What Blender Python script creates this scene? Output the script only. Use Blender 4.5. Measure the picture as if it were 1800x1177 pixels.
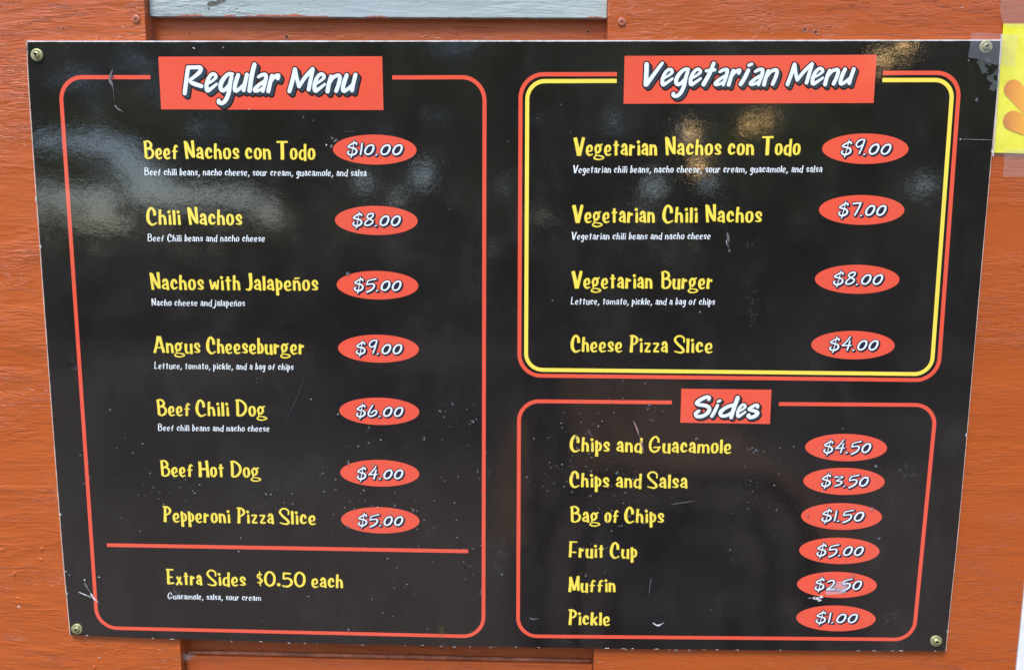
import bpy, bmesh, math, random
import numpy as np
from mathutils import Matrix, Vector
from mathutils.geometry import delaunay_2d_cdt

# ---------------------------------------------------------------- scene, camera, light
scene = bpy.context.scene
for o in list(bpy.data.objects):
    bpy.data.objects.remove(o, do_unlink=True)
col = scene.collection
CZ = 1.50                                     # height of the board's centre
FPX = 1300.0                                  # focal length in pixels of the 1800 px wide photograph
CAM = Vector((0.02462, -0.72192, CZ + 0.11767))
RIGHT = Vector((0.99968, 0.02443, 0.006516))
UP = Vector((-0.009646, 0.130298, 0.991428))
FWD = Vector((-0.02337, 0.991174, -0.130492))
cd = bpy.data.cameras.new('camera')
cd.sensor_fit = 'HORIZONTAL'; cd.sensor_width = 36.0; cd.lens = 36.0 * FPX / 1800.0
cd.clip_start = 0.02; cd.clip_end = 500
cam = bpy.data.objects.new('camera', cd); col.objects.link(cam)
cam.matrix_world = Matrix(((RIGHT.x, UP.x, -FWD.x, CAM.x), (RIGHT.y, UP.y, -FWD.y, CAM.y),
                           (RIGHT.z, UP.z, -FWD.z, CAM.z), (0, 0, 0, 1)))
scene.camera = cam

SUN_EL, SUN_AZ = 64.0, 208.0                  # degrees; azimuth clockwise from +y (north); 180 = straight in front of the wall
world = bpy.data.worlds.new('World'); scene.world = world; world.use_nodes = True
nt = world.node_tree; nt.nodes.clear()
sky = nt.nodes.new('ShaderNodeTexSky'); sky.sky_type = 'NISHITA'; sky.sun_disc = False
sky.sun_elevation = math.radians(SUN_EL); sky.sun_rotation = math.radians(SUN_AZ)
sky.air_density = 0.8; sky.dust_density = 0.8; sky.ozone_density = 1.0
bg = nt.nodes.new('ShaderNodeBackground'); bg.inputs['Strength'].default_value = 0.15
wo = nt.nodes.new('ShaderNodeOutputWorld')
nt.links.new(sky.outputs[0], bg.inputs[0]); nt.links.new(bg.outputs[0], wo.inputs[0])
sl = bpy.data.lights.new('sun', 'SUN'); sl.energy = 1.3; sl.angle = math.radians(16); sl.color = (1.0, 0.94, 0.86)
sun = bpy.data.objects.new('sun', sl); col.objects.link(sun)
az, el = math.radians(SUN_AZ), math.radians(SUN_EL)
sdir = Vector((math.sin(az) * math.cos(el), math.cos(az) * math.cos(el), math.sin(el)))
sun.rotation_euler = (-sdir).to_track_quat('-Z', 'Y').to_euler()
vs = scene.view_settings; scene.display_settings.display_device = 'sRGB'
vs.view_transform = 'Standard'; vs.look = 'None'; vs.gamma = 1; vs.use_curve_mapping = False
vs.exposure = 1.82

# ---------------------------------------------------------------- helpers
def U(px, py, yp=0.0):
    """point where the sight line through a photograph pixel meets the plane y = yp (x, z)"""
    d = RIGHT * ((px - 900.0) / FPX) - UP * ((py - 588.5) / FPX) + FWD
    s = (yp - CAM.y) / d.y
    p = CAM + d * s
    return p.x, p.z

def link(name, me, mat=None, parent=None, label=None, cat=None, group=None, kind=None):
    o = bpy.data.objects.new(name, me); col.objects.link(o)
    if mat is not None and me is not None and not me.materials:
        me.materials.append(mat)
    if parent is not None: o.parent = parent
    if label: o['label'] = label
    if cat: o['category'] = cat
    if group: o['group'] = group
    if kind: o['kind'] = kind
    return o

def thing(name, loc, label, cat, group=None):
    o = link(name, None, None, None, label, cat, group); o.location = loc
    o.empty_display_size = 0.05
    return o

def put(o, parent):
    """parent a part whose mesh is in world coordinates"""
    o.parent = parent
    o.matrix_parent_inverse = Matrix.Translation(parent.location).inverted()
    return o

def mesh_from(verts, faces, smooth=False):
    me = bpy.data.meshes.new('mesh'); me.from_pydata(verts, [], faces); me.update()
    if smooth:
        for p in me.polygons: p.use_smooth = True
    return me

def bm_mesh(bm, smooth=False):
    me = bpy.data.meshes.new('mesh'); bm.to_mesh(me); bm.free()
    if smooth:
        for p in me.polygons: p.use_smooth = True
    return me

def prism(poly, y0, y1, bevel=0.0):
    """closed slab: polygon (x, z) from y0 (front) to y1 (back)"""
    bm = bmesh.new()
    a = [bm.verts.new((x, y0, z)) for x, z in poly]
    b = [bm.verts.new((x, y1, z)) for x, z in poly]
    n = len(poly)
    bm.faces.new(a); bm.faces.new(b[::-1])
    for i in range(n): bm.faces.new((a[i], b[i], b[(i + 1) % n], a[(i + 1) % n]))
    bmesh.ops.recalc_face_normals(bm, faces=bm.faces[:])
    if bevel > 0:
        fe = [e for e in bm.edges if all(abs(v.co.y - y0) < 1e-6 for v in e.verts)]
        bmesh.ops.bevel(bm, geom=fe, offset=bevel, segments=2, affect='EDGES', profile=0.6)
    return bm

def rect(x0, x1, z0, z1): return [(x0, z0), (x1, z0), (x1, z1), (x0, z1)]

# ---------------------------------------------------------------- materials
class NB:
    def __init__(s, name):
        s.m = bpy.data.materials.new(name); s.m.use_nodes = True
        s.t = s.m.node_tree; s.b = s.t.nodes['Principled BSDF']
        s.out = s.t.nodes['Material Output']
    def n(s, typ, **kw):
        x = s.t.nodes.new(typ)
        for k, v in kw.items():
            if k in x.inputs: x.inputs[k].default_value = v
            else: setattr(x, k, v)
        return x
    def l(s, a, b): s.t.links.new(a, b)
    def set(s, **kw):
        for k, v in kw.items(): s.b.inputs[k.replace('_', ' ')].default_value = v

def pos_map(nb, scale):
    g = nb.n('ShaderNodeNewGeometry')
    mp = nb.n('ShaderNodeMapping'); mp.inputs['Scale'].default_value = scale
    nb.l(g.outputs['Position'], mp.inputs['Vector'])
    return mp.outputs[0]

def ramp(nb, fac, stops):
    r = nb.n('ShaderNodeValToRGB')
    el = r.color_ramp.elements
    while len(el) < len(stops): el.new(0.5)
    for e, (p, c) in zip(el, stops):
        e.position = p; e.color = (*c, 1) if len(c) == 3 else c
    nb.l(fac, r.inputs[0]); return r.outputs[0]

def math_n(nb, op, a, b=None, clamp=False):
    m = nb.n('ShaderNodeMath', operation=op); m.use_clamp = clamp
    for i, v in enumerate((a, b)):
        if v is None: continue
        if isinstance(v, (int, float)): m.inputs[i].default_value = v
        else: nb.l(v, m.inputs[i])
    return m.outputs[0]

def vinyl(name, color, rough=0.030, wear=0.0):
    """glossy printed vinyl with its ripple, smears and faint dirt"""
    nb = NB(name); nb.set(Roughness=rough, IOR=1.62)
    v1 = pos_map(nb, (420, 420, 520)); v2 = pos_map(nb, (80, 80, 100)); v3 = pos_map(nb, (6, 6, 9))
    n1 = nb.n('ShaderNodeTexNoise', Scale=1.0, Detail=2.5, Distortion=1.2); nb.l(v1, n1.inputs['Vector'])
    n2 = nb.n('ShaderNodeTexNoise', Scale=1.0, Detail=1.0); nb.l(v2, n2.inputs['Vector'])
    h = math_n(nb, 'ADD', math_n(nb, 'MULTIPLY', n1.outputs[0], 0.5), math_n(nb, 'MULTIPLY', n2.outputs[0], 0.9))
    bp = nb.n('ShaderNodeBump', Strength=1.0, Distance=0.000038); nb.l(h, bp.inputs['Height'])
    nb.l(bp.outputs[0], nb.b.inputs['Normal'])
    n3 = nb.n('ShaderNodeTexNoise', Scale=1.0, Detail=5.0, Roughness=0.65); nb.l(v3, n3.inputs['Vector'])
    rr = nb.n('ShaderNodeMapRange'); rr.inputs[1].default_value = 0.35; rr.inputs[2].default_value = 0.72
    rr.inputs[3].default_value = rough * 0.8; rr.inputs[4].default_value = rough * 1.8
    nb.l(n3.outputs[0], rr.inputs[0]); nb.l(rr.outputs[0], nb.b.inputs['Roughness'])
    # thin film of dust, uneven
    v4 = pos_map(nb, (22, 22, 14)); n4 = nb.n('ShaderNodeTexNoise', Scale=1.0, Detail=7.0, Roughness=0.7, Distortion=0.4)
    nb.l(v4, n4.inputs['Vector'])
    d = nb.n('ShaderNodeMapRange'); d.inputs[1].default_value = 0.5; d.inputs[2].default_value = 0.85
    d.inputs[3].default_value = 0.0; d.inputs[4].default_value = 0.10 + wear
    nb.l(n4.outputs[0], d.inputs[0])
    mx = nb.n('ShaderNodeMixRGB'); mx.inputs[1].default_value = (*color, 1); mx.inputs[2].default_value = (0.16, 0.15, 0.14, 1)
    nb.l(d.outputs[0], mx.inputs[0])
    v5 = pos_map(nb, (7, 7, 4.5)); n5 = nb.n('ShaderNodeTexNoise', Scale=1.0, Detail=4.0, Roughness=0.6, Distortion=0.5); nb.l(v5, n5.inputs['Vector'])
    d5 = nb.n('ShaderNodeMapRange'); d5.inputs[1].default_value = 0.42; d5.inputs[2].default_value = 0.75; d5.inputs[4].default_value = 0.10
    nb.l(n5.outputs[0], d5.inputs[0])
    m5 = nb.n('ShaderNodeMixRGB'); nb.l(d5.outputs[0], m5.inputs[0]); nb.l(mx.outputs[0], m5.inputs[1]); m5.inputs[2].default_value = (0.12, 0.115, 0.11, 1)
    nb.l(m5.outputs[0], nb.b.inputs['Base Color'])
    return nb.m

def plain(name, color, rough=0.5, metal=0.0, noise=0.08, scale=60):
    nb = NB(name); nb.set(Roughness=rough, Metallic=metal)
    v = pos_map(nb, (scale, scale, scale)); n = nb.n('ShaderNodeTexNoise', Scale=1.0, Detail=4.0); nb.l(v, n.inputs['Vector'])
    c = np.array(color)
    o = ramp(nb, n.outputs[0], [(0.3, tuple(c * (1 - noise))), (0.7, tuple(np.minimum(c * (1 + noise), 1)))])
    nb.l(o, nb.b.inputs['Base Color'])
    bp = nb.n('ShaderNodeBump', Strength=0.25, Distance=0.0004); nb.l(n.outputs[0], bp.inputs['Height']); nb.l(bp.outputs[0], nb.b.inputs['Normal'])
    return nb.m

def painted_wood(name, c1, c2, depth=0.0011, rough=0.38, seed=0.0, chips=None, fine=1.0, broad=0.65):
    """thick paint over horizontal plywood grain"""
    nb = NB(name); nb.set(IOR=1.5)
    g = nb.n('ShaderNodeNewGeometry')
    def mapped(sc, off=0.0):
        mp = nb.n('ShaderNodeMapping'); mp.inputs['Scale'].default_value = sc; mp.inputs['Location'].default_value = (seed + off, 0, seed * 1.7 + off)
        nb.l(g.outputs['Position'], mp.inputs['Vector']); return mp.outputs[0]
    def noise(sc, det, dist=0.0, rg=0.55, off=0.0):
        n = nb.n('ShaderNodeTexNoise', Scale=1.0, Detail=det, Distortion=dist, Roughness=rg)
        nb.l(mapped(sc, off), n.inputs['Vector']); return n.outputs[0]
    grain = noise((48, 10, 330 * fine), 3.5, 1.4)              # fine ridges
    grain2 = noise((20, 10, 120), 2.5, 1.8, off=3.1)            # broader ridges
    crack = noise((7, 10, 75), 2.0, 2.6, off=8.3)              # long open cracks
    cr = nb.n('ShaderNodeMapRange'); nb.l(math_n(nb, 'ABSOLUTE', math_n(nb, 'SUBTRACT', crack, 0.56)), cr.inputs[0])
    cr.inputs[1].default_value = 0.0; cr.inputs[2].default_value = 0.012; cr.inputs[3].default_value = 1.0; cr.inputs[4].default_value = 0.0
    msk = noise((3.2, 3.2, 4.5), 2.0, 0.0, off=5.5)
    mk = nb.n('ShaderNodeMapRange'); nb.l(msk, mk.inputs[0]); mk.inputs[1].default_value = 0.5; mk.inputs[2].default_value = 0.62
    crk = math_n(nb, 'MULTIPLY', cr.outputs[0], mk.outputs[0])
    low = noise((14, 14, 14), 2.0, off=1.7)
    lump = noise((70, 70, 90), 2.0, off=9.7)
    h = math_n(nb, 'ADD', math_n(nb, 'MULTIPLY', grain, 0.55), math_n(nb, 'MULTIPLY', grain2, broad))
    am = nb.n('ShaderNodeMapRange'); nb.l(noise((7, 7, 22), 3.0, 0.8, off=11.9), am.inputs[0])
    am.inputs[1].default_value = 0.36; am.inputs[2].default_value = 0.66; am.inputs[3].default_value = 0.15; am.inputs[4].default_value = 1.25
    h = math_n(nb, 'MULTIPLY', h, am.outputs[0])
    h = math_n(nb, 'ADD', h, math_n(nb, 'MULTIPLY', low, 0.7))
    h = math_n(nb, 'ADD', h, math_n(nb, 'MULTIPLY', lump, 0.22))
    h = math_n(nb, 'SUBTRACT', h, math_n(nb, 'MULTIPLY', crk, 0.55))
    rdg = nb.n('ShaderNodeMapRange'); nb.l(math_n(nb, 'ABSOLUTE', math_n(nb, 'SUBTRACT', noise((16, 10, 120), 2.5, 2.2, off=17.9), 0.5)), rdg.inputs[0])
    rdg.inputs[1].default_value = 0.0; rdg.inputs[2].default_value = 0.022; rdg.inputs[3].default_value = 1.0; rdg.inputs[4].default_value = 0.0
    rm = nb.n('ShaderNodeMapRange'); nb.l(noise((9, 9, 16), 2.0, 0.0, off=13.1), rm.inputs[0]); rm.inputs[1].default_value = 0.48; rm.inputs[2].default_value = 0.60
    h = math_n(nb, 'ADD', h, math_n(nb, 'MULTIPLY', math_n(nb, 'MULTIPLY', rdg.outputs[0], rm.outputs[0]), broad * 0.45))
    bp = nb.n('ShaderNodeBump', Strength=1.0, Distance=depth); nb.l(h, bp.inputs['Height']); nb.l(bp.outputs[0], nb.b.inputs['Normal'])
    tint = noise((3, 3, 16), 5.0, 0.6, 0.6, off=2.2)
    c = ramp(nb, tint, [(0.3, c1), (0.72, c2)])
    mx = nb.n('ShaderNodeMixRGB', blend_type='MULTIPLY'); nb.l(math_n(nb, 'MULTIPLY', crk, 0.45), mx.inputs[0]); nb.l(c, mx.inputs[1])
    mx.inputs[2].default_value = (0.35, 0.25, 0.2, 1); outc = mx.outputs[0]
    fd = nb.n('ShaderNodeMapRange'); nb.l(noise((5, 5, 5), 4.0, 0.5, 0.6, off=15.3), fd.inputs[0]); fd.inputs[1].default_value = 0.42; fd.inputs[2].default_value = 0.75; fd.inputs[4].default_value = 0.16
    mf = nb.n('ShaderNodeMixRGB'); nb.l(fd.outputs[0], mf.inputs[0]); nb.l(outc, mf.inputs[1]); mf.inputs[2].default_value = (c1[0] * 0.93, c1[1] * 1.25, c1[2] * 1.9, 1); outc = mf.outputs[0]
    ds = nb.n('ShaderNodeMapRange'); nb.l(noise((160, 160, 160), 2.0, 0.0, 0.5, off=21.3), ds.inputs[0]); ds.inputs[1].default_value = 0.72; ds.inputs[2].default_value = 0.80; ds.inputs[4].default_value = 0.55
    md = nb.n('ShaderNodeMixRGB'); nb.l(ds.outputs[0], md.inputs[0]); nb.l(outc, md.inputs[1]); md.inputs[2].default_value = (c1[0] * 0.4, c1[1] * 0.4, c1[2] * 0.5, 1); outc = md.outputs[0]
    if chips is not None:
        cn = noise((60, 60, 90), 4.0, 0.3, 0.6, off=6.6)
        ck = nb.n('ShaderNodeMapRange'); nb.l(cn, ck.inputs[0]); ck.inputs[1].default_value = 0.70; ck.inputs[2].default_value = 0.72
        m2 = nb.n('ShaderNodeMixRGB'); nb.l(ck.outputs[0], m2.inputs[0]); nb.l(outc, m2.inputs[1]); m2.inputs[2].default_value = (*chips, 1); outc = m2.outputs[0]
    nb.l(outc, nb.b.inputs['Base Color'])
    rn = nb.n('ShaderNodeMapRange'); nb.l(tint, rn.inputs[0]); rn.inputs[3].default_value = rough - 0.07; rn.inputs[4].default_value = rough + 0.1
    nb.l(rn.outputs[0], nb.b.inputs['Roughness'])
    return nb.m

def film(name, color, alpha, rough=0.12):
    """clear tape: mostly transparent, with its own glossy skin and creases"""
    nb = NB(name); nb.set(Roughness=rough)
    nb.b.inputs['Base Color'].default_value = (*color, 1)
    v = pos_map(nb, (120, 120, 90)); n = nb.n('ShaderNodeTexNoise', Scale=1.0, Detail=5.0, Distortion=0.8); nb.l(v, n.inputs['Vector'])
    a = nb.n('ShaderNodeMapRange'); nb.l(n.outputs[0], a.inputs[0]); a.inputs[3].default_value = alpha * 0.55; a.inputs[4].default_value = min(1, alpha * 1.5)
    nb.l(a.outputs[0], nb.b.inputs['Alpha'])
    bp = nb.n('ShaderNodeBump', Strength=0.5, Distance=0.0004); nb.l(n.outputs[0], bp.inputs['Height']); nb.l(bp.outputs[0], nb.b.inputs['Normal'])
    return nb.m

def smear(name, color, scale, lo, hi, amax=0.8):
    """patchy stain; feathered by Generated coordinates"""
    nb = NB(name); nb.set(Roughness=0.5); nb.b.inputs['Base Color'].default_value = (*color, 1)
    tc = nb.n('ShaderNodeTexCoord')
    sp = nb.n('ShaderNodeSeparateXYZ'); nb.l(tc.outputs['Generated'], sp.inputs[0])
    def edge(s):
        return math_n(nb, 'MULTIPLY', math_n(nb, 'MULTIPLY', s, math_n(nb, 'SUBTRACT', 1.0, s)), 4.0)
    e = math_n(nb, 'MULTIPLY', edge(sp.outputs[0]), edge(sp.outputs[2]))
    v = pos_map(nb, (scale, scale, scale)); n = nb.n('ShaderNodeTexNoise', Scale=1.0, Detail=7.0, Roughness=0.7); nb.l(v, n.inputs['Vector'])
    k = math_n(nb, 'ADD', n.outputs[0], math_n(nb, 'MULTIPLY', math_n(nb, 'SUBTRACT', e, 1.0), 0.35))
    m = nb.n('ShaderNodeMapRange'); nb.l(k, m.inputs[0]); m.inputs[1].default_value = lo; m.inputs[2].default_value = hi
    m.inputs[3].default_value = 0; m.inputs[4].default_value = amax
    nb.l(m.outputs[0], nb.b.inputs['Alpha'])
    return nb.m

BLACK = vinyl('black_vinyl', (0.0125, 0.0104, 0.0102))
RED = vinyl('red_print', (0.82, 0.100, 0.055), 0.10)
YELLOW = vinyl('yellow_print', (0.93, 0.74, 0.095), 0.13)
WHITE = vinyl('white_print', (0.82, 0.88, 0.90), 0.13)
SLATE = vinyl('slate_print', (0.035, 0.052, 0.070), 0.13)
INK = vinyl('dark_print', (0.028, 0.006, 0.010), 0.13)
NAVY = vinyl('navy_print', (0.018, 0.020, 0.045), 0.13)
LINE = vinyl('shadow_print', (0.055, 0.035, 0.004), 0.13)
EDGE = plain('white_core', (0.70, 0.69, 0.67), 0.5, noise=0.2, scale=300)
ORANGE_L = painted_wood('orange_paint_weathered', (0.43, 0.086, 0.013), (0.52, 0.110, 0.018), 0.0015, 0.32, 0.0)
ORANGE_R = painted_wood('orange_paint', (0.40, 0.080, 0.012), (0.48, 0.100, 0.017), 0.0011, 0.32, 4.0, fine=1.15, broad=0.4)
ORANGE_C = painted_wood('orange_paint_recess', (0.38, 0.074, 0.013), (0.45, 0.092, 0.018), 0.0008, 0.40, 9.0)
GREYP = painted_wood('grey_blue_paint', (0.27, 0.33, 0.315), (0.46, 0.52, 0.50), 0.0010, 0.42, 2.0, chips=None)

# ---------------------------------------------------------------- brush lettering: signed distance fields turned into flat meshes
def parse(raw, ox, oy, sc):
    """'x,y,w x,y,w ; ...'  (y down in the source drawing) -> strokes with y up, 100 = capital height"""
    out = []
    for s in raw.split(';'):
        s = s.strip()
        if not s: continue
        closed = s.startswith('@'); line = s.startswith('|')
        s = s.lstrip('@|')
        pts = []
        for t in s.split():
            x, y, w = map(float, t.split(','))
            pts.append(((x - ox) * sc, (oy - y) * sc, w * sc))
        out.append((closed, line, pts))
    return out

def catmull(pts, closed, step=3.0):
    P = np.array(pts, float); n = len(P)
    if n == 1: return P
    if n == 2 and not closed:
        return P
    res = []
    rng = range(n) if closed else range(n - 1)
    for i in rng:
        p1, p2 = P[i], P[(i + 1) % n]
        p0 = P[(i - 1) % n] if (closed or i > 0) else 2 * p1 - p2
        p3 = P[(i + 2) % n] if (closed or i < n - 2) else 2 * p2 - p1
        k = max(2, int(np.hypot(*(p2 - p1)[:2]) / step))
        for j in range(k):
            t = j / k
            res.append(0.5 * ((2 * p1) + (-p0 + p2) * t + (2 * p0 - 5 * p1 + 4 * p2 - p3) * t * t + (-p0 + 3 * p1 - 3 * p2 + p3) * t ** 3))
    res.append(P[0] if closed else P[-1])
    return np.array(res)

def stroke_sdf(X, Y, path, flat, closed):
    if len(path) == 1:
        return np.hypot(X - path[0][0], Y - path[0][1]) - path[0][2]
    if flat and not closed:
        # square-cut ends, cut on the end pieces only so that a curl coming back past its own end is left whole
        seg = np.hypot(*np.diff(path[:, :2], axis=0).T); arc = np.concatenate([[0], np.cumsum(seg)]); L = arc[-1]
        reach = min(1.3 * max(path[0][2], path[-1][2]), L / 2)
        def sub(a, b):
            ts = np.unique(np.concatenate([[a, b], arc[(arc > a) & (arc < b)]]))
            return np.stack([np.interp(ts, arc, path[:, k]) for k in range(3)], 1)
        D = cut(X, Y, sub(0, reach), True)
        D = np.minimum(D, cut(X, Y, sub(L - reach, L)[::-1], True))
        if L - 2 * reach > 1e-6: D = np.minimum(D, cut(X, Y, sub(reach, L - reach), False))
        return D
    return cut(X, Y, path, False)

def cut(X, Y, path, end):
    D = np.full(X.shape, 1e9)
    for a, b in zip(path[:-1], path[1:]):
        ab = b[:2] - a[:2]; L2 = ab @ ab + 1e-12
        t = np.clip(((X - a[0]) * ab[0] + (Y - a[1]) * ab[1]) / L2, 0, 1)
        D = np.minimum(D, np.hypot(X - a[0] - t * ab[0], Y - a[1] - t * ab[1]) - (a[2] + (b[2] - a[2]) * t))
    if end:
        for e, q in ((path[0], path[1]),):
            d = e[:2] - q[:2]; d = d / (np.hypot(*d) + 1e-9)
            hp = (X - e[0]) * d[0] + (Y - e[1]) * d[1]
            r = 0.35 * e[2]                                   # a softly rounded corner
            q1 = np.maximum(D + r, 0); q2 = np.maximum(hp + r - 0.25 * e[2], 0)
            rc = np.hypot(q1, q2) - r + np.minimum(np.maximum(D + r, hp + r - 0.25 * e[2]), 0)
            D = np.where(hp > -r, np.maximum(D, rc), D)
    return D

GB, GA, GP = {}, {}, {}                         # yellow brush letters, heading script, price numerals
def gb(ch, raw, ox, oy, cap): GB[ch] = parse(raw, ox, oy, 100.0 / cap)
def ga(ch, raw, ox, oy, sc): GA[ch] = parse(raw, ox, oy, sc)
def gp(ch, raw, ox, oy, sc): GP[ch] = parse(raw, ox, oy, sc)

# --- yellow letters (drawn in tenths of a pixel, y down)
gb('N', '62,102,25 74,250,25 88,384,27; 82,118,26 135,250,28 195,352,26; 195,95,29 203,230,26 206,365,27', 40, 388, 290)
gb('a', '292,262,23 303,226,23 338,214,22 362,245,25 367,320,25 376,390,25; 362,288,14 305,303,20 281,338,22 303,366,18 355,362,14', 262, 388, 290)
gb('c', '516,278,23 508,235,23 470,219,22 440,258,27 434,320,28 455,362,23 490,367,19 534,343,14', 408, 388, 290)
gb('h', '592,140,26 583,260,25 582,386,27; |588,150,15 616,150,9; 598,262,14 640,238,20 668,272,25 672,330,26 676,387,26', 556, 388, 290)
gb('o', '@785,218,17 822,240,24 834,305,26 818,360,22 780,382,17 747,360,24 736,300,26 748,240,22', 718, 388, 290)
gb('s', '970,283,21 958,235,21 915,224,20 890,262,23 918,305,25 964,346,23 940,372,17 874,366,13', 862, 388, 290)
gb('w', '1100,215,20 1118,300,23 1135,374,23; |1190,250,19 1165,310,21 1140,374,22; |1190,250,19 1203,320,22 1226,376,23; |1258,217,18 1246,300,21 1231,376,22', 1082, 388, 290)
gb('i', '1310,176,30; |1322,228,23 1322,300,24 1324,386,27', 1284, 388, 290)
gb('t', '|1410,162,26 1409,270,25 1412,386,27; |1362,226,17 1464,224,17', 1362, 388, 290)
gb('J', '210,103,34 216,230,30 214,320,30 184,378,24 116,372,12', 106, 388, 290)
gb('l', '|462,152,29 464,270,26 463,386,28', 432, 388, 290)
gb('p', '|695,195,27 700,330,26 705,470,30; 706,240,14 752,238,20 776,290,24 762,352,21 712,372,14', 666, 388, 290)
gb('e', '846,326,13 898,325,15 925,298,20 914,248,23 880,238,20 846,264,25 835,328,26 856,378,22 894,390,18 946,373,12', 808, 392, 290)
gb('n', '|985,222,26 984,300,25 986,388,27; 998,262,14 1042,237,20 1072,270,25 1077,330,26 1082,390,26', 958, 390, 290)
GB['ñ'] = GB['n'] + parse('992,198,14 1018,178,15 1050,188,15 1082,170,13', 958, 390, 100.0 / 290)
gb('A', '|150,20,30 112,160,24 68,292,26; |174,22,30 205,160,26 236,286,28; |118,206,14 198,206,14', 42, 292, 278)
gb('g', '@500,134,22 536,158,23 540,208,23 508,248,19 466,236,20 456,186,23 470,148,20; |528,142,17 580,120,15; 478,250,15 458,272,14 476,292,12; @520,298,12 590,314,17 602,338,14 520,360,14 440,344,17 434,320,14 466,300,12', 434, 292, 280)
gb('u', '626,140,28 619,225,25 634,286,22 685,286,14; |720,140,27 719,220,25 721,306,27', 598, 292, 280)
gb('C', '1126,146,27 1121,80,27 1078,30,20 1034,58,24 1006,145,29 1010,235,29 1050,292,23 1092,298,18 1156,268,13', 978, 296, 280)
gb('b', '|592,120,26 586,260,25 586,386,27; 598,228,14 640,226,20 664,285,25 650,360,22 596,376,15', 560, 388, 290)
gb('d', '|796,52,14.5 793,130,13.5 792,206,15.5; 788,112,9 752,114,12 735,152,14 748,188,12.5 786,186,8', 720, 194, 166)
gb('m', '|1386,110,14 1384,150,14 1382,197,15; 1392,128,8 1418,114,11 1434,135,13 1434,196,14; 1442,128,8 1468,114,11 1486,138,13 1490,198,14', 1368, 197, 166)
gb('f', '572,808,9 552,796,10 538,815,13 534,860,13.5 530,918,15; |505,850,8 568,850,8.5', 505, 918, 166)
gb('k', '|401,948,18 397,1020,16.5 397,1092,18; |458,998,14 416,1036,13; |418,1034,15 455,1088,17', 378, 1092, 175)
gb('r', '|872,182,22 866,250,20.5 864,314,23; |876,214,15 926,206,20', 846, 314, 230)
gb('V', '|90,88,28 118,190,27 148,312,28; |218,84,23 190,190,24 156,312,26', 62, 312, 232)
gb('x', '|166,112,11 188,148,11 214,180,13; |206,112,9 188,148,10 158,184,11', 152, 182, 136)
gb('z', '|1020,157,11 1082,156,10.5; |1080,158,12 1030,232,12; |1026,236,11.5 1086,236,12', 1012, 244, 170)
gb('B', '|196,668,13 198,730,13 200,792,14; 180,664,7 220,657,9 252,675,12 252,705,12 208,722,8; 208,722,7 250,722,10 274,748,12 262,783,12 230,798,9 200,796,8', 180, 800, 146)
gb('D', '|890,668,14 890,740,14 888,802,14; 872,664,7 915,664,10 962,700,13 968,750,13 940,790,12 905,804,9 888,802,8', 872, 806, 146)
gb('E', '|238,890,10 237,940,10 236,990,11.5; |222,886,7.5 286,886,6.5; |236,940,6.5 276,942,6.5; |236,989,8 288,984,7', 222, 995, 112)
gb('F', '|155,140,17 152,220,16 148,312,17; |140,139,10 238,140,9; |150,255,9.5 228,259,9.5', 132, 314, 178)
gb('G', '972,108,12.5 968,75,12 940,52,10.5 905,75,13 884,125,14.5 892,178,13.5 925,203,11.5 965,190,11.5 984,156,10; |922,160,8.5 994,154,8.5', 868, 208, 162)
gb('H', '|474,92,12 475,140,11.5 473,196,13; |530,84,11.5 534,140,11 536,198,12; |474,142,8 534,142,8', 460, 196, 112)
gb('M', '|150,545,17 148,620,16 142,714,19; |152,545,16 175,620,16 196,694,15; |246,545,14 225,620,15 202,694,15; |250,535,17 252,620,15.5 254,699,17', 124, 714, 178)
gb('P', '|146,925,15.5 143,1000,16 138,1090,19; 118,922,9 165,922,12 204,950,15 200,985,14 165,1010,10 140,1008,8', 118, 1090, 175)
gb('S', '1412,150,9.5 1412,110,10.5 1380,86,10.5 1340,92,11 1320,125,13.5 1348,165,14 1395,205,14.5 1412,235,13.5 1380,252,11 1316,238,7.5', 1308, 250, 168)
gb('T', '|966,668,7.5 1050,668,8; |1008,668,13.5 1008,730,13 1006,783,13.5', 966, 783, 118)
gb('$', '906,92,6 888,80,7 868,92,8 870,112,8 895,126,8 908,142,8 896,158,7.5 876,162,7 862,154,5; |886,56,6 888,120,5.5 890,190,6.5', 858, 192, 137)
gb('0', '@976,70,10 1012,92,12 1020,135,12.5 1006,178,12 970,194,10 942,172,12 934,130,12.5 946,90,12', 922, 200, 137)
gb('.', '1050,182,17', 1032, 200, 137)
gb('5', '|1166,82,9 1098,78,10; |1100,80,10 1098,130,10; 1098,130,9 1140,124,10 1170,145,12 1166,178,12 1130,198,10 1084,192,8', 1082, 200, 137)
gb(',', '30,-6,15 27,12,12 10,40,8', 8, 8, 150)
gb('L', '|40,0,15 36,100,15 34,176,15; |30,178,14 110,174,13', 20, 186, 186)

# --- the small white letters: the same hand, slanted, with tails of their own
GC = dict(GB)
GC['g'] = parse('@500,134,24 536,158,24 540,208,24 508,258,20 466,240,22 456,186,24 470,148,22; |544,130,24 540,230,24; 540,230,24 532,330,25 498,372,24 455,352,22', 434, 292, 100 / 280)
GC['j'] = parse('1324,176,30; 1330,228,24 1326,340,25 1310,430,26 1270,462,24 1215,440,20', 1262, 388, 100 / 290)

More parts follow.
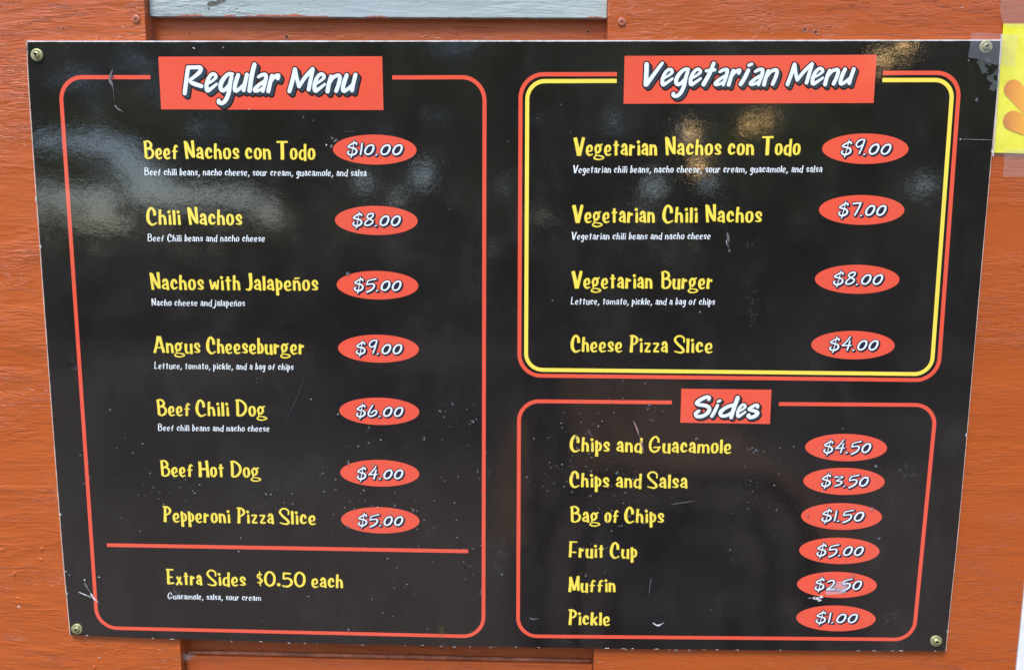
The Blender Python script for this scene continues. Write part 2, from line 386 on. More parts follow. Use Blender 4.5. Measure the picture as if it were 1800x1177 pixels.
# --- heading script
H = 1.0 / 5.15
ga('R', '240,196,36 200,430,38 160,682,38; |240,196,34 425,192,34; 425,192,34 457,210,36 430,285,36 345,365,31 252,440,26; 252,440,26 305,492,37 450,547,37', 120, 668, H)
ga('e', '508,512,24 600,466,22 683,385,28 672,332,32 620,322,30 560,400,34 523,520,37 530,628,37 600,590,29 694,508,22', 485, 668, H)
ga('g', '968,318,26 905,316,30 825,390,37 766,500,40 757,590,38 792,630,34 855,590,32 930,480,28; 950,372,34 920,500,37 893,665,38 838,805,38 770,870,34 712,850,35 718,815,33', 718, 668, H)
ga('u', '1102,342,36 1055,480,38 1033,600,36 1052,640,34 1118,600,30 1190,520,26; 1250,335,36 1210,500,36 1186,626,35', 995, 672, H)
ga('l', '1422,145,40 1370,350,41 1323,630,41', 1282, 668, H)
ga('a', '1492,374,26 1545,338,32 1608,328,33 1622,362,33 1604,460,36 1558,640,30; 1600,442,22 1500,520,32 1420,606,33 1432,640,27 1500,622,26 1572,570,22', 1388, 668, H)
ga('r', '1778,352,36 1740,490,37 1706,640,38; 1752,470,26 1800,392,30 1850,348,32 1888,345,33 1872,402,33', 1668, 668, H)
ga('M', '330,638,38 388,430,37 432,228,34; 440,228,30 458,380,33 492,552,32; 496,552,30 600,380,34 732,222,34; 734,228,34 694,420,36 655,606,36', 292, 668, H)
ga('n', '1102,362,34 1062,500,37 1036,642,38; 1066,500,26 1142,378,31 1228,342,34 1252,390,34 1222,520,36 1182,632,36', 998, 668, H)
V9 = 0.2516
ga('V', '140,168,35 139,300,35 135,488,34; 348,150,23 250,310,29 148,486,30', 100, 520, V9)
ga('t', '1112,160,28 1062,320,31 987,490,33; |1018,276,24 1130,262,23', 955, 520, V9)
ga('i', '1642,194,24 1678,174,23; 1636,272,29 1588,400,31 1543,490,31', 1510, 520, V9)
S11 = 0.251
ga('S', '468,246,27 478,205,30 425,194,32 320,250,35 256,318,34 300,350,32 420,368,34 484,420,37 460,510,36 370,578,33 282,588,35 246,548,34 268,500,33 302,474,27', 212, 610, S11)
ga('s', '1468,388,28 1462,350,30 1410,358,30 1340,410,30 1322,440,28 1400,462,31 1472,500,34 1440,560,36 1352,600,32 1302,572,28 1326,540,24', 1268, 610, S11)
ga('d', '930,352,32 820,392,33 730,470,37 713,538,36 750,574,31 830,560,29 910,500,26; 1004,202,38 950,400,38 904,600,35', 680, 610, S11)

# --- price numerals (capital height taken as 260 drawing units)
K = 100.0 / 262
gp('$', '560,172,20 548,146,21 500,152,20 440,188,19 408,216,19 445,234,19 520,250,21 556,288,23 540,338,23 470,372,21 410,352,21 400,318,20 428,300,13; |518,104,13 490,260,13 456,414,16', 380, 380, K)
gp('4', '762,112,17 690,210,19 616,284,17; |616,284,16 700,276,17 788,276,15; 760,188,19 740,280,21 714,366,21', 600, 382, K)
gp('.', '820,373,18 842,362,17', 798, 382, K)
gp('5', '1112,142,19 1040,156,17 958,180,16; 958,182,18 945,215,18 935,252,18; 938,252,17 1030,236,19 1080,258,21 1052,326,23 994,368,22 934,396,21', 912, 382, K)
gp('0', '@1232,190,22 1272,202,23 1276,258,25 1238,332,23 1178,362,21 1134,340,22 1132,282,24 1176,214,21', 1106, 384, K)
gp('3', '600,166,19 735,158,20 738,175,19 690,205,16 632,244,15; 632,246,16 715,250,19 738,280,21 690,322,20 604,350,18', 580, 366, K)
gp('1', '34,152,21 21,255,21 4,352,21', -20, 374, K)
K2 = K * 1.545
gp('2', '374,968,12 412,946,13.5 450,956,14 440,1000,13 400,1044,12 364,1070,12; |364,1072,12 462,1066,13', 348, 1082, K2)
K3 = K * 3.457
gp('6', '264,432,5.5 246,462,6 238,484,6.3 250,497,6 275,488,6 286,470,6 274,463,5.5 254,478,5', 230, 502, K3)
K4 = K * 1.636
gp('7', '366,120,12 456,110,12; 456,110,13 435,165,13 395,248,13', 352, 262, K4)
gp('8', '@405,908,12 360,914,12 338,945,13 365,968,13 402,990,13 392,1020,12.5 348,1043,12 312,1034,12 322,1004,12 362,968,10 402,940,12', 298, 1056, K4)
K5 = K * 3.815
gp('9', '@322,82,4.6 302,86,5 289,104,5.2 298,118,4.8 318,106,4.6 326,88,4.6; 326,84,5 318,115,5.2 305,148,5.2', 282, 156, K5)

def layout(text, F, gap, space, lean=0.0):
    """strokes of a word in glyph units with x growing; returns list of (closed, line, pts)"""
    x = 0.0; out = []
    for ch in text:
        if ch == ' ':
            x += space; continue
        g = F[ch]
        lo, hi = 1e9, -1e9
        for closed, line, pts in g:
            for (px, py, w) in catmull(pts, closed):
                if py > -4 or ch in ',':
                    lo = min(lo, px - w - lean * py); hi = max(hi, px + w - lean * py)
        for closed, line, pts in g:
            out.append((closed, line, [(p[0] - lo + x, p[1], p[2]) for p in pts]))
        x += hi - lo + gap
    c = np.array([p for _, _, q in [(a, b, catmull(q, a)) for a, b, q in out] for p in q])
    if lean:
        lo = (c[:, 0] - c[:, 2]).min(); hi = (c[:, 0] + c[:, 2]).max()
        return [(a, b, [(p[0] - lo, p[1], p[2]) for p in q]) for a, b, q in out], hi - lo
    return out, x - gap

def contours(D, h, x0, y0, level):
    """marching squares -> list of closed loops"""
    Z = D - level
    ny, nx = Z.shape
    ins = Z < 0
    code = (ins[:-1, :-1] * 1 + ins[:-1, 1:] * 2 + ins[1:, 1:] * 4 + ins[1:, :-1] * 8)
    js, is_ = np.nonzero((code > 0) & (code < 15))
    nxt = {}
    def hx(j, i):
        a, b = Z[j, i], Z[j, i + 1]; return (x0 + (i + a / (a - b)) * h, y0 + j * h)
    def vy(j, i):
        a, b = Z[j, i], Z[j + 1, i]; return (x0 + i * h, y0 + (j + a / (a - b)) * h)
    T = {1: [(3, 0)], 2: [(0, 1)], 3: [(3, 1)], 4: [(1, 2)], 5: [(3, 2), (1, 0)], 6: [(0, 2)], 7: [(3, 2)],
         8: [(2, 3)], 9: [(2, 0)], 10: [(0, 3), (2, 1)], 11: [(2, 1)], 12: [(1, 3)], 13: [(1, 0)], 14: [(0, 3)]}
    for j, i in zip(js.tolist(), is_.tolist()):
        ks = [('h', j, i), ('v', j, i + 1), ('h', j + 1, i), ('v', j, i)]
        for a, b in T[int(code[j, i])]:
            nxt[ks[a]] = ks[b]
    loops = []
    while nxt:
        k0 = next(iter(nxt)); k = k0; pts = []
        while k in nxt:
            pts.append(hx(k[1], k[2]) if k[0] == 'h' else vy(k[1], k[2]))
            k = nxt.pop(k)
        if len(pts) > 5: loops.append(np.array(pts))
    return loops

def simplify(P, tol):
    keep = []
    n = len(P); last = P[0]; keep.append(0); i = 0
    while i < n - 1:
        j = min(i + 2, n - 1)
        while j < n - 1 and j - i < 14:
            seg = P[i:j + 2]; a, b = seg[0], seg[-1]; d = b - a; L = math.hypot(*d) + 1e-12
            if np.max(np.abs((seg[:, 0] - a[0]) * d[1] - (seg[:, 1] - a[1]) * d[0])) / L > tol: break
            j += 1
        keep.append(j); i = j
    P = P[sorted(set(keep))]
    if np.hypot(*(P[0] - P[-1])) < 1e-7: P = P[:-1]
    return P

def word_mesh(strokes, frame, size, y, grow=0.0, extrude=None, fill_holes=False, flat=True, slant=0.0, res=0.32, sx=1.0, bold=0.0, wave=0):
    """frame = (origin (x, z), direction (unit)); size = metres per glyph unit; returns (verts, tris)"""
    paths = []
    rnd = random.Random(wave)
    for closed, line, pts in strokes:
        c = catmull(pts, closed) if not line else catmull(pts, False, 6)
        c = np.array(c, float)
        w = c[:, 2] + bold
        xx = c[:, 0] * sx + slant * c[:, 1]
        paths.append((np.stack([xx, c[:, 1], w], 1), closed))
    ex = extrude or (0, 0)
    steps = 1 if not extrude else max(2, int(math.hypot(*ex) / 3.0) + 1)
    allp = np.concatenate([p for p, _ in paths])
    m = 4 + grow + np.max(allp[:, 2])
    x0 = allp[:, 0].min() - m + min(0, ex[0]); x1 = allp[:, 0].max() + m + max(0, ex[0])
    y0 = allp[:, 1].min() - m + min(0, ex[1]); y1 = allp[:, 1].max() + m + max(0, ex[1])
    h = res / size * 0.001
    gx = np.arange(x0, x1 + h, h); gy = np.arange(y0, y1 + h, h)
    D = np.full((len(gy), len(gx)), 50.0)
    for p, closed in paths:
        mm = grow + p[:, 2].max() + 5
        for k in range(steps):
            t = 0 if steps == 1 else k / (steps - 1)
            q = p + np.array([ex[0] * t, ex[1] * t, 0])
            i0 = max(0, int((q[:, 0].min() - mm - x0) / h)); i1 = min(len(gx), int((q[:, 0].max() + mm - x0) / h) + 2)
            j0 = max(0, int((q[:, 1].min() - mm - y0) / h)); j1 = min(len(gy), int((q[:, 1].max() + mm - y0) / h) + 2)
            X, Y = np.meshgrid(gx[i0:i1], gy[j0:j1])
            D[j0:j1, i0:i1] = np.minimum(D[j0:j1, i0:i1], stroke_sdf(X, Y, q, flat, closed))
    loops = contours(D, h, x0, y0, grow)
    tol = 0.035 / size * 0.001
    loops = [simplify(l, tol) for l in loops]
    loops = [l for l in loops if len(l) >= 4]
    if fill_holes:
        def area(l): return 0.5 * np.sum(l[:, 0] * np.roll(l[:, 1], -1) - np.roll(l[:, 0], -1) * l[:, 1])
        big = max(loops, key=lambda l: abs(area(l))); sgn = math.copysign(1, area(big))
        loops = [l for l in loops if area(l) * sgn > 0]
    vs_, es, f = [], [], 0
    for l in loops:
        n = len(l)
        vs_ += [Vector((a, b)) for a, b in l]
        es += [(f + i, f + (i + 1) % n) for i in range(n)]; f += n
    v, e, fa, _, _, _ = delaunay_2d_cdt(vs_, es, [], 0, 1e-6)
    v = np.array([(a.x, a.y) for a in v])
    fa = np.array([t for t in fa if len(t) == 3])
    c = v[fa].mean(axis=1)
    if fill_holes:
        keep = np.zeros(len(fa), bool)
        for l in loops:
            a = l; b = np.roll(l, -1, 0)
            cr = np.zeros(len(c), bool)
            for (ax, ay), (bx, by) in zip(a, b):
                cond = ((ay > c[:, 1]) != (by > c[:, 1]))
                with np.errstate(divide='ignore', invalid='ignore'):
                    xi = (bx - ax) * (c[:, 1] - ay) / (by - ay) + ax
                cr ^= cond & (c[:, 0] < xi)
            keep |= cr
    else:
        fx = (c[:, 0] - x0) / h; fy = (c[:, 1] - y0) / h
        i = np.clip(fx.astype(int), 0, len(gx) - 2); j = np.clip(fy.astype(int), 0, len(gy) - 2)
        tx, ty = fx - i, fy - j
        val = (D[j, i] * (1 - tx) + D[j, i + 1] * tx) * (1 - ty) + (D[j + 1, i] * (1 - tx) + D[j + 1, i + 1] * tx) * ty
        keep = val < grow
    fa = fa[keep]
    (ox, oz), (dx, dz) = frame
    verts = [(ox + (a * dx - b * dz) * size, y, oz + (a * dz + b * dx) * size) for a, b in v]
    tris = [tuple(int(k) for k in t) for t in fa]
    out = []                                        # face the viewer (-y)
    for t in tris:
        (ax, _, az_), (bx, _, bz), (cx, _, cz) = verts[t[0]], verts[t[1]], verts[t[2]]
        s = (bx - ax) * (cz - az_) - (cx - ax) * (bz - az_)
        out.append(t if s > 0 else t[::-1])
    return verts, out

def join(parts):
    V_, F_ = [], []
    for v, f in parts:
        k = len(V_); V_ += v; F_ += [tuple(i + k for i in t) for t in f]
    return V_, F_

def used(vf):
    v, f = vf
    ids = sorted({i for t in f for i in t}); mp = {a: b for b, a in enumerate(ids)}
    return mesh_from([v[i] for i in ids], [tuple(mp[i] for i in t) for t in f])

# layer depths in front of the panel (metres, towards the viewer)
Y1, Y2, Y3, Y4, Y5, Y6 = -0.00012, -0.00024, -0.00036, -0.00048, -0.00060, -0.00075

# ---------------------------------------------------------------- the ground, the wall
ASPH = plain('wet_asphalt', (0.14, 0.105, 0.080), 0.6, noise=0.35, scale=18)
g = link('ground', mesh_from([(-60, -60, 0), (60, -60, 0), (60, 20, 0), (-60, 20, 0)], [(0, 1, 2, 3)]), ASPH, kind='structure')

WALL = thing('plywood_wall', (0, 0.02, 0), 'orange painted plywood wall with a recessed middle bay carrying the menu', 'wall')
PF = 0.0035                                                    # front of the side boards, just behind the menu panel
xl = (U(256, 0, PF)[0] + U(313.4, 1127, PF)[0]) / 2
xr = (U(1069, 30, PF)[0] + U(1044.5, 1160, PF)[0]) / 2
xe = (U(1798.5, 950, PF)[0] + U(1794.5, 1177, PF)[0]) / 2
REC = 0.017
def edge_poly(xa, xb, z0, z1, side, n=60, amp=0.0006, seed=1):
    r = random.Random(seed); pts = []
    if side == 'r':
        pts = [(xa, z1), (xa, z0)] + [(xb + r.uniform(-amp, amp), z0 + (z1 - z0) * i / n) for i in range(n + 1)]
    else:
        pts = [(xb, z0), (xb, z1)] + [(xa + r.uniform(-amp, amp), z1 - (z1 - z0) * i / n) for i in range(n + 1)]
    return pts
put(link('board', bm_mesh(prism(edge_poly(-0.95, xl, 0.02, 2.5, 'r', seed=3), PF, 0.022, 0.0008)), ORANGE_L), WALL)['label'] = 'wide orange board with cracked grain left of the recess'
put(link('board', bm_mesh(prism(edge_poly(xr, xe, 0.02, 2.5, 'l', seed=5), PF, 0.022, 0.0008)), ORANGE_R), WALL)['label'] = 'wide orange board right of the recess under the yellow poster'
put(link('trim_strip', bm_mesh(prism(rect(xe + 0.0006, xe + 0.09, 0.02, 2.5), PF - 0.001, 0.022, 0.001)), plain('white_trim_paint', (0.78, 0.79, 0.78), 0.4)), WALL)
zg = U(600, 31.5, REC - 0.006)[1]
zb = U(600, 1156, REC - 0.004)[1]
# recessed sheet, bottom board with a raised lip, grey strip across the top
put(link('recessed_sheet', bm_mesh(prism(rect(xl + 0.0005, xr - 0.0005, zb - 0.02, 2.5), REC, 0.0225)), ORANGE_C), WALL)
zl1, zl2 = U(330, 1151.5, REC - 0.004)[1], U(1040, 1167, REC - 0.004)[1]
put(link('bottom_board', bm_mesh(prism([(xl + 0.0006, 0.02), (xr - 0.0006, 0.02), (xr - 0.0006, zl2), (xl + 0.0006, zl1)], REC - 0.005, REC + 0.001, 0.0012)), ORANGE_C), WALL)
bm = prism([(xl + 0.002, zl1 + 0.0005), (xr - 0.002, zl2 + 0.0005), (xr - 0.002, zl2 + 0.0042), (xl + 0.002, zl1 + 0.0042)], REC - 0.0022, REC - 0.0002, 0.0006)
put(link('caulk_bead', bm_mesh(bm, True), plain('caulk', (0.42, 0.14, 0.07), 0.45, noise=0.4, scale=90)), WALL)
r = random.Random(8)
pts = [(xl + 0.0008, 2.5), (xl + 0.0008, U(268, 28, REC - 0.006)[1])]
n = 70
for i in range(n + 1):
    t = i / n; px = 268 + (1067 - 268) * t
    py = 29 + 3.0 * t + r.uniform(-0.4, 0.4)
    pts.append((U(px, py, REC - 0.006)[0], U(px, py, REC - 0.006)[1]))
pts[-1] = (xr - 0.0008, pts[-1][1]); pts.append((xr - 0.0008, 2.5))
put(link('grey_board', bm_mesh(prism(pts, REC - 0.006, REC - 0.0002, 0.0005)), GREYP), WALL)['label'] = 'pale grey blue board with chipped lower edge above the menu'
# orange paint left along the lower edge of the grey board and a dark bare patch on it
CHIP_O = plain('old_orange_paint', (0.36, 0.10, 0.05), 0.6, noise=0.3, scale=400)
def blob(pxs, yp, th=0.0002):
    P = [U(a, b, yp) for a, b in pxs]; return bm_mesh(prism(P, yp - th, yp))
def ragged(px0, px1, py0, py1, h0, seed, n=26, lean=0.0):
    r = random.Random(seed); up, dn = [], []
    for i in range(n + 1):
        t = i / n; x = px0 + (px1 - px0) * t; y = py0 + (py1 - py0) * t
        a = h0 * r.uniform(0.25, 1.0) * (0.15 + math.sin(math.pi * t)) ** 0.5
        up.append((x, y - a)); dn.append((x, y))
    return up + dn[::-1]
for k, q in enumerate([(310, 360, 30.2, 29.9, 4.2), (394, 415, 30.3, 30.4, 4.5), (433, 577, 30.2, 31.0, 5.0), (642, 681, 31.4, 31.2, 3.5), (1030, 1058, 32.0, 32.1, 2.5)]):
    put(link('paint_chip', blob(ragged(q[0], q[1], q[2] - 0.8, q[3] - 0.8, q[4], k), REC - 0.0061), CHIP_O), WALL)
DARKP = plain('bare_weathered_spot', (0.10, 0.095, 0.08), 0.8, noise=0.4, scale=500)
put(link('bare_spot', blob([(364, 6), (370, 2), (379, 3), (386, -3), (398, -4), (396, 2), (388, 5), (380, 8), (370, 11), (365, 10)], REC - 0.0061), DARKP), WALL)
put(link('bare_spot', blob([(365, 14), (368, 13), (369, 16), (366, 17)], REC - 0.0061), DARKP), WALL)

# screws driven into the boards
def cross_screw(px, py, yp, rad, mat, name='screw', seed=0, rot=0.3, parent=None):
    x, z = U(px, py, yp); bm = bmesh.new(); S = 28; rings = []
    for rr, yy in ((1.05, 0.0004), (1.0, -0.0009), (0.82, -0.0013), (0.45, -0.0014), (0.42, -0.0007), (0.0, 0.0006)):
        if rr == 0.0: rings.append([bm.verts.new((x, yp + yy, z))]); continue
        ring = []
        for i in range(S):
            a = 2 * math.pi * i / S
            q = rr
            if rr < 0.5: q = rr * (0.38 + 0.75 * abs(math.cos(2 * (a - rot))) ** 3)
            ring.append(bm.verts.new((x + rad * q * math.cos(a), yp + yy, z + rad * q * math.sin(a))))
        rings.append(ring)
    for a, b in zip(rings[:-1], rings[1:]):
        for i in range(S):
            j = (i + 1) % S
            if len(b) == 1: bm.faces.new((a[i], a[j], b[0]))
            else: bm.faces.new((a[i], a[j], b[j], b[i]))
    bmesh.ops.recalc_face_normals(bm, faces=bm.faces[:])
    return put(link(name, bm_mesh(bm, False), mat), parent or WALL)
PSC = plain('painted_screw', (0.42, 0.13, 0.07), 0.45, noise=0.2, scale=600)
cross_screw(239.5, 34, PF, 0.0037, PSC, rot=0.75)
cross_screw(1093, 39, PF, 0.0037, PSC, rot=0.4)
HOLE = plain('nail_hole', (0.05, 0.015, 0.01), 0.9)
for k, (px, py, rr, yp) in enumerate([(504, 66, 0.0013, REC), (1033, 56, 0.0012, REC), (1415, 52, 0.0012, PF), (1434, 57, 0.0012, PF), (333, 59, 0.0007, REC), (532, 52, 0.0007, REC), (551, 52, 0.0006, REC),
                                 (1062, 64, 0.0009, REC), (1298, 33, 0.0006, PF), (111, 50, 0.0009, PF)]):
    x, z = U(px, py, yp); bm = bmesh.new(); r = random.Random(k)
    ring = [bm.verts.new((x + rr * r.uniform(0.75, 1.2) * math.cos(a), yp - 0.0001, z + rr * r.uniform(0.75, 1.2) * math.sin(a))) for a in [i * math.pi / 5 for i in range(10)]]
    bm.faces.new(ring)
    put(link('nail_hole', bm_mesh(bm), HOLE), WALL)
    if rr > 0.001:                                        # raised, torn paint round the hole
        bm = bmesh.new(); S = 18; A, B, Cc = [], [], []
        for i in range(S):
            a = 2 * math.pi * i / S; q = r.uniform(0.9, 1.25)
            A.append(bm.verts.new((x + rr * 1.1 * q * math.cos(a), yp, z + rr * 1.1 * q * math.sin(a))))
            B.append(bm.verts.new((x + rr * 1.45 * q * math.cos(a), yp - 0.0005 * r.uniform(.3, 1.2), z + rr * 1.45 * q * math.sin(a))))
            Cc.append(bm.verts.new((x + rr * 2.1 * q * math.cos(a), yp + 0.0002, z + rr * 2.1 * q * math.sin(a))))
        for P_, Q_ in ((A, B), (B, Cc)):
            for i in range(S): bm.faces.new((P_[i], P_[(i + 1) % S], Q_[(i + 1) % S], Q_[i]))
        bmesh.ops.recalc_face_normals(bm, faces=bm.faces[:])
        put(link('torn_paint', bm_mesh(bm, True), PSC), WALL)

# ---------------------------------------------------------------- the menu board
BX, BZ = U(890, 600)
BOARD = thing('menu_board', (BX, 0, BZ), 'large glossy black menu board with red and yellow framed price lists', 'menu board')
outline_px = [(46, 72), (265, 72), (560, 71.8), (900, 71.4), (1300, 70.8), (1762, 70), (1741, 300), (1714.5, 600), (1688, 900), (1663, 1143.5),
              (1400, 1142.3), (1150, 1140), (900, 1136.5), (600, 1130.8), (300, 1122.5), (122.5, 1115), (107.5, 950), (89, 705), (72, 470), (51.5, 180)]
poly = []
r = random.Random(2)
for i, a in enumerate(outline_px):
    b = outline_px[(i + 1) % len(outline_px)]; k = max(1, int(math.hypot(a[0] - b[0], a[1] - b[1]) / 14))
    for j in range(k):
        t = j / k; poly.append(U(a[0] + (b[0] - a[0]) * t + (r.uniform(-.22, .22) if j else 0), a[1] + (b[1] - a[1]) * t + (r.uniform(-.22, .22) if j else 0)))
bm = prism(poly, 0.0, 0.003)
me = bm_mesh(bm); me.materials.append(BLACK); me.materials.append(EDGE)
for p in me.polygons: p.material_index = 0 if abs(p.normal.y) > 0.7 else 1
put(link('panel', me), BOARD)
# worn white edge of the print, showing here and there along the rim
r = random.Random(12); parts = []
def rim_chip(ax, ay, bx, by, inx, iny, w):
    P = []; n = 7
    for i in range(n + 1):
        t = i / n; P.append((ax + (bx - ax) * t, ay + (by - ay) * t))
    Q = [(x + inx * w * r.uniform(.2, 1), y + iny * w * r.uniform(.2, 1)) for x, y in P[1:-1]]
    poly = [U(*p) for p in P + Q[::-1]]
    v = [(x, Y1, z) for x, z in poly]; return v, [tuple(range(len(v)))]
def rim_y(x):                                               # lower rim of the panel in photograph pixels
    xs = [122.5, 300, 600, 900, 1150, 1400, 1663]; ys = [1115, 1122.5, 1130.8, 1136.5, 1140, 1142.3, 1143.5]
    return float(np.interp(x, xs, ys))
for x in [150, 267, 298, 455, 740, 905, 945, 1062, 1092, 1110, 1150, 1235, 1258, 1292, 1370, 1505, 1533, 1565, 1580, 1642]:
    w = r.uniform(3, 9); parts.append(rim_chip(x, rim_y(x), x + w, rim_y(x + w), 0, -1, r.uniform(0.6, 1.4)))
for (x, y, L) in [(46.6, 80, 14), (62, 345, 10), (105.2, 900, 5), (110, 985, 3), (116.5, 1040, 9), (70.3, 430, 7)]:
    parts.append(rim_chip(x, y, x + L * 0.07, y + L, 1, 0, 2.4))
for (x, y) in [(1667, 1105), (1745, 262), (1700, 760)]:
    parts.append(rim_chip(x + 0.3, y, x - 0.2, y + 7, -1, 0, 4))
v, f = join(parts); put(link('edge_chips', mesh_from(v, f), plain('chip_white', (0.75, 0.74, 0.72), 0.6), kind='stuff'), BOARD)

EDGE2 = plain('worn_edge', (0.58, 0.40, 0.33), 0.6, noise=0.2, scale=300)
for pts, w, off in (([(46, 72), (265, 72), (560, 71.8), (900, 71.4), (1300, 70.8), (1762, 70)], 0.0012, (0, 1.0)),
                    ([(46, 72), (51.5, 180), (72, 470), (89, 705), (107.5, 950), (122.5, 1115)], 0.0010, (0.8, 0)),
                    ([(1762, 70), (1741, 300), (1714.5, 600), (1688, 900), (1663, 1143.5)], 0.0006, (-0.6, 0)),
                    ):
    C = catmull([(a + off[0], b + off[1], 0) for a, b in pts], False, 12); rr = random.Random(len(pts))
    P = [np.array(U(a, b)) for a, b, _ in C]; v, f = [], []
    for i, p in enumerate(P):
        d = P[min(i + 1, len(P) - 1)] - P[max(i - 1, 0)]; d = d / np.linalg.norm(d); nn = np.array([-d[1], d[0]]) * w / 2 * rr.uniform(0.65, 1.15)
        v += [(p[0] + nn[0], Y1, p[1] + nn[1]), (p[0] - nn[0], Y1, p[1] - nn[1])]
        if i: k = 2 * i; f.append((k - 2, k - 1, k + 1, k))
    me = mesh_from(v, f)
    if me.polygons[0].normal.y > 0: me.flip_normals()
    put(link('bare_edge', me, EDGE if w == 0.0012 else EDGE2), BOARD)

# --- frame lines
def fillet(corners, i, rad, n=14):
    P = [np.array(c) for c in corners]; m = len(P)
    a, b, c = P[(i - 1) % m], P[i], P[(i + 1) % m]
    u = (a - b) / np.linalg.norm(a - b); v = (c - b) / np.linalg.norm(c - b)
    ang = math.acos(np.clip(u @ v, -1, 1)); d = rad / math.tan(ang / 2)
    cen = b + (u + v) / np.linalg.norm(u + v) * rad / math.sin(ang / 2)
    p0, p1 = b + u * d, b + v * d
    a0 = math.atan2(*(p0 - cen)[::-1]); a1 = math.atan2(*(p1 - cen)[::-1])
    da = (a1 - a0 + math.pi) % (2 * math.pi) - math.pi
    return [cen + rad * np.array([math.cos(a0 + da * k / n), math.sin(a0 + da * k / n)]) for k in range(n + 1)]

def strip(path, w, y):
    P = [np.array(p) for p in path]; n = len(P); L, R = [], []
    for i in range(n):
        d = P[min(i + 1, n - 1)] - P[max(i - 1, 0)]; d = d / np.linalg.norm(d); nn = np.array([-d[1], d[0]])
        L.append(P[i] + nn * w / 2); R.append(P[i] - nn * w / 2)
    v = [(p[0], y, p[1]) for p in L] + [(p[0], y, p[1]) for p in R]
    f = []
    for i in range(n - 1):
        q = (i, n + i, n + i + 1, i + 1)
        f.append(q)
    me = mesh_from(v, f)
    if me.polygons[0].normal.y > 0: me.flip_normals()
    return me

LW = 0.0038
def frame_open(cpx, rad, gap0, gap1, mat, name, w=LW, label=None):
    """rounded frame, open along its top side between gap0 and gap1 (pixels); corners TL TR BR BL"""
    C = [U(*c) for c in cpx]
    path = [np.array(U(*gap0))] + [p for i in (0, 3, 2, 1) for p in (fillet(C, i, rad) if True else [])]
    # order: from the left gap end round TL, BL, BR, TR to the right gap end
    path = [np.array(U(*gap0))]
    for i in (0, 3, 2, 1):
        fl = fillet(C, i, rad)
        if np.linalg.norm(fl[0] - path[-1]) > np.linalg.norm(fl[-1] - path[-1]): fl = fl[::-1]
        path += fl
    path.append(np.array(U(*gap1)))
    o = put(link(name, strip(path, w, Y1), mat), BOARD)
    if label: o['label'] = label
frame_open([(105.3, 136), (851.8, 136), (849.8, 1118), (171.2, 1102.3)], 0.0215, (264.5, 136), (689.5, 136.5), RED, 'frame_line', label='red rounded frame round the regular menu')
frame_open([(915.2, 131), (1687.5, 128.2), (1648.5, 668), (912.8, 659.5)], 0.0215, (1084.5, 130.8), (1552, 128.5), RED, 'frame_line', label='outer red frame round the vegetarian menu')
frame_open([(927, 143), (1675, 140.8), (1637, 657.3), (924.6, 649.3)], 0.0165, (1084, 142.5), (1551, 141), YELLOW, 'frame_line', label='inner yellow frame round the vegetarian menu')
frame_open([(912.5, 704.5), (1645.5, 711.5), (1605.5, 1123), (910.5, 1117)], 0.0200, (1181, 706.8), (1369, 709.6), RED, 'frame_line', label='red rounded frame round the sides list')
o = put(link('divider_line', strip([U(188, 957.2), U(505, 962.6), U(823, 968.2)], 0.0040, Y1), RED), BOARD)

# --- heading plates with their lettering
def plate(px, text, x0, x1, base0, base1, cap_px, label):
    v = [(a, Y1, b) for a, b in (U(*p) for p in px)]
    me = mesh_from(v, [(0, 1, 2, 3)])
    if me.polygons[0].normal.y > 0: me.flip_normals()
    pl = put(link('heading_plate', me, RED, label=label), BOARD)
    strokes, wid = layout(text, GA, 1.5, 30, 0.2)
    A = np.array(U(x0, base0)); B = np.array(U(x1, base1)); d = B - A; L = np.linalg.norm(d); d = d / L
    Cp = np.array(U(x0, base0 - cap_px)); size = np.linalg.norm(Cp - A) / 100.0
    sx = L / (wid * size)
    fr = ((A[0], A[1]), (d[0], d[1]))
    q = 1.0 / size * 0.00053                               # glyph units per photograph pixel
    kw = dict(flat=False, res=0.22, sx=sx)
    k = (cap_px / 48.0) ** 1.6; ex = (5.2 * q * k, -5.4 * q * k)
    for nm, mat, y, a in (('letter_outline', INK, Y2, dict(grow=2.5 * q, extrude=ex)), ('letter_shadow', SLATE, Y3, dict(grow=0.25 * q, extrude=(ex[0] * 0.98, ex[1] * 0.98))), ('lettering', WHITE, Y4, dict(bold=0.6))):
        o = link(nm, used(word_mesh(strokes, fr, size, y, **a, **kw)), mat)
        o.parent = pl; o.matrix_parent_inverse = pl.matrix_parent_inverse.copy(); o.matrix_parent_inverse = Matrix()
    return pl
HB = 0
plate([(278.3, 99.9), (671.9, 99.4), (674.2, 193.7), (283.4, 192.4)], 'Regular Menu', 321, 629.5, 163.0, 163.6, 48, 'red plate lettered Regular Menu')
plate([(1097.9, 98.7), (1540.8, 96.5), (1535.5, 181.3), (1096, 182.7)], 'Vegetarian Menu', 1130.5, 1502.5, 152.6, 150.6, 44.0, 'red plate lettered Vegetarian Menu')
plate([(1197.7, 682.8), (1356.1, 684.5), (1353.3, 744.7), (1195.8, 742.3)], 'Sides', 1219, 1334.5, 733.2, 734.2, 34.6, 'red plate lettered Sides')

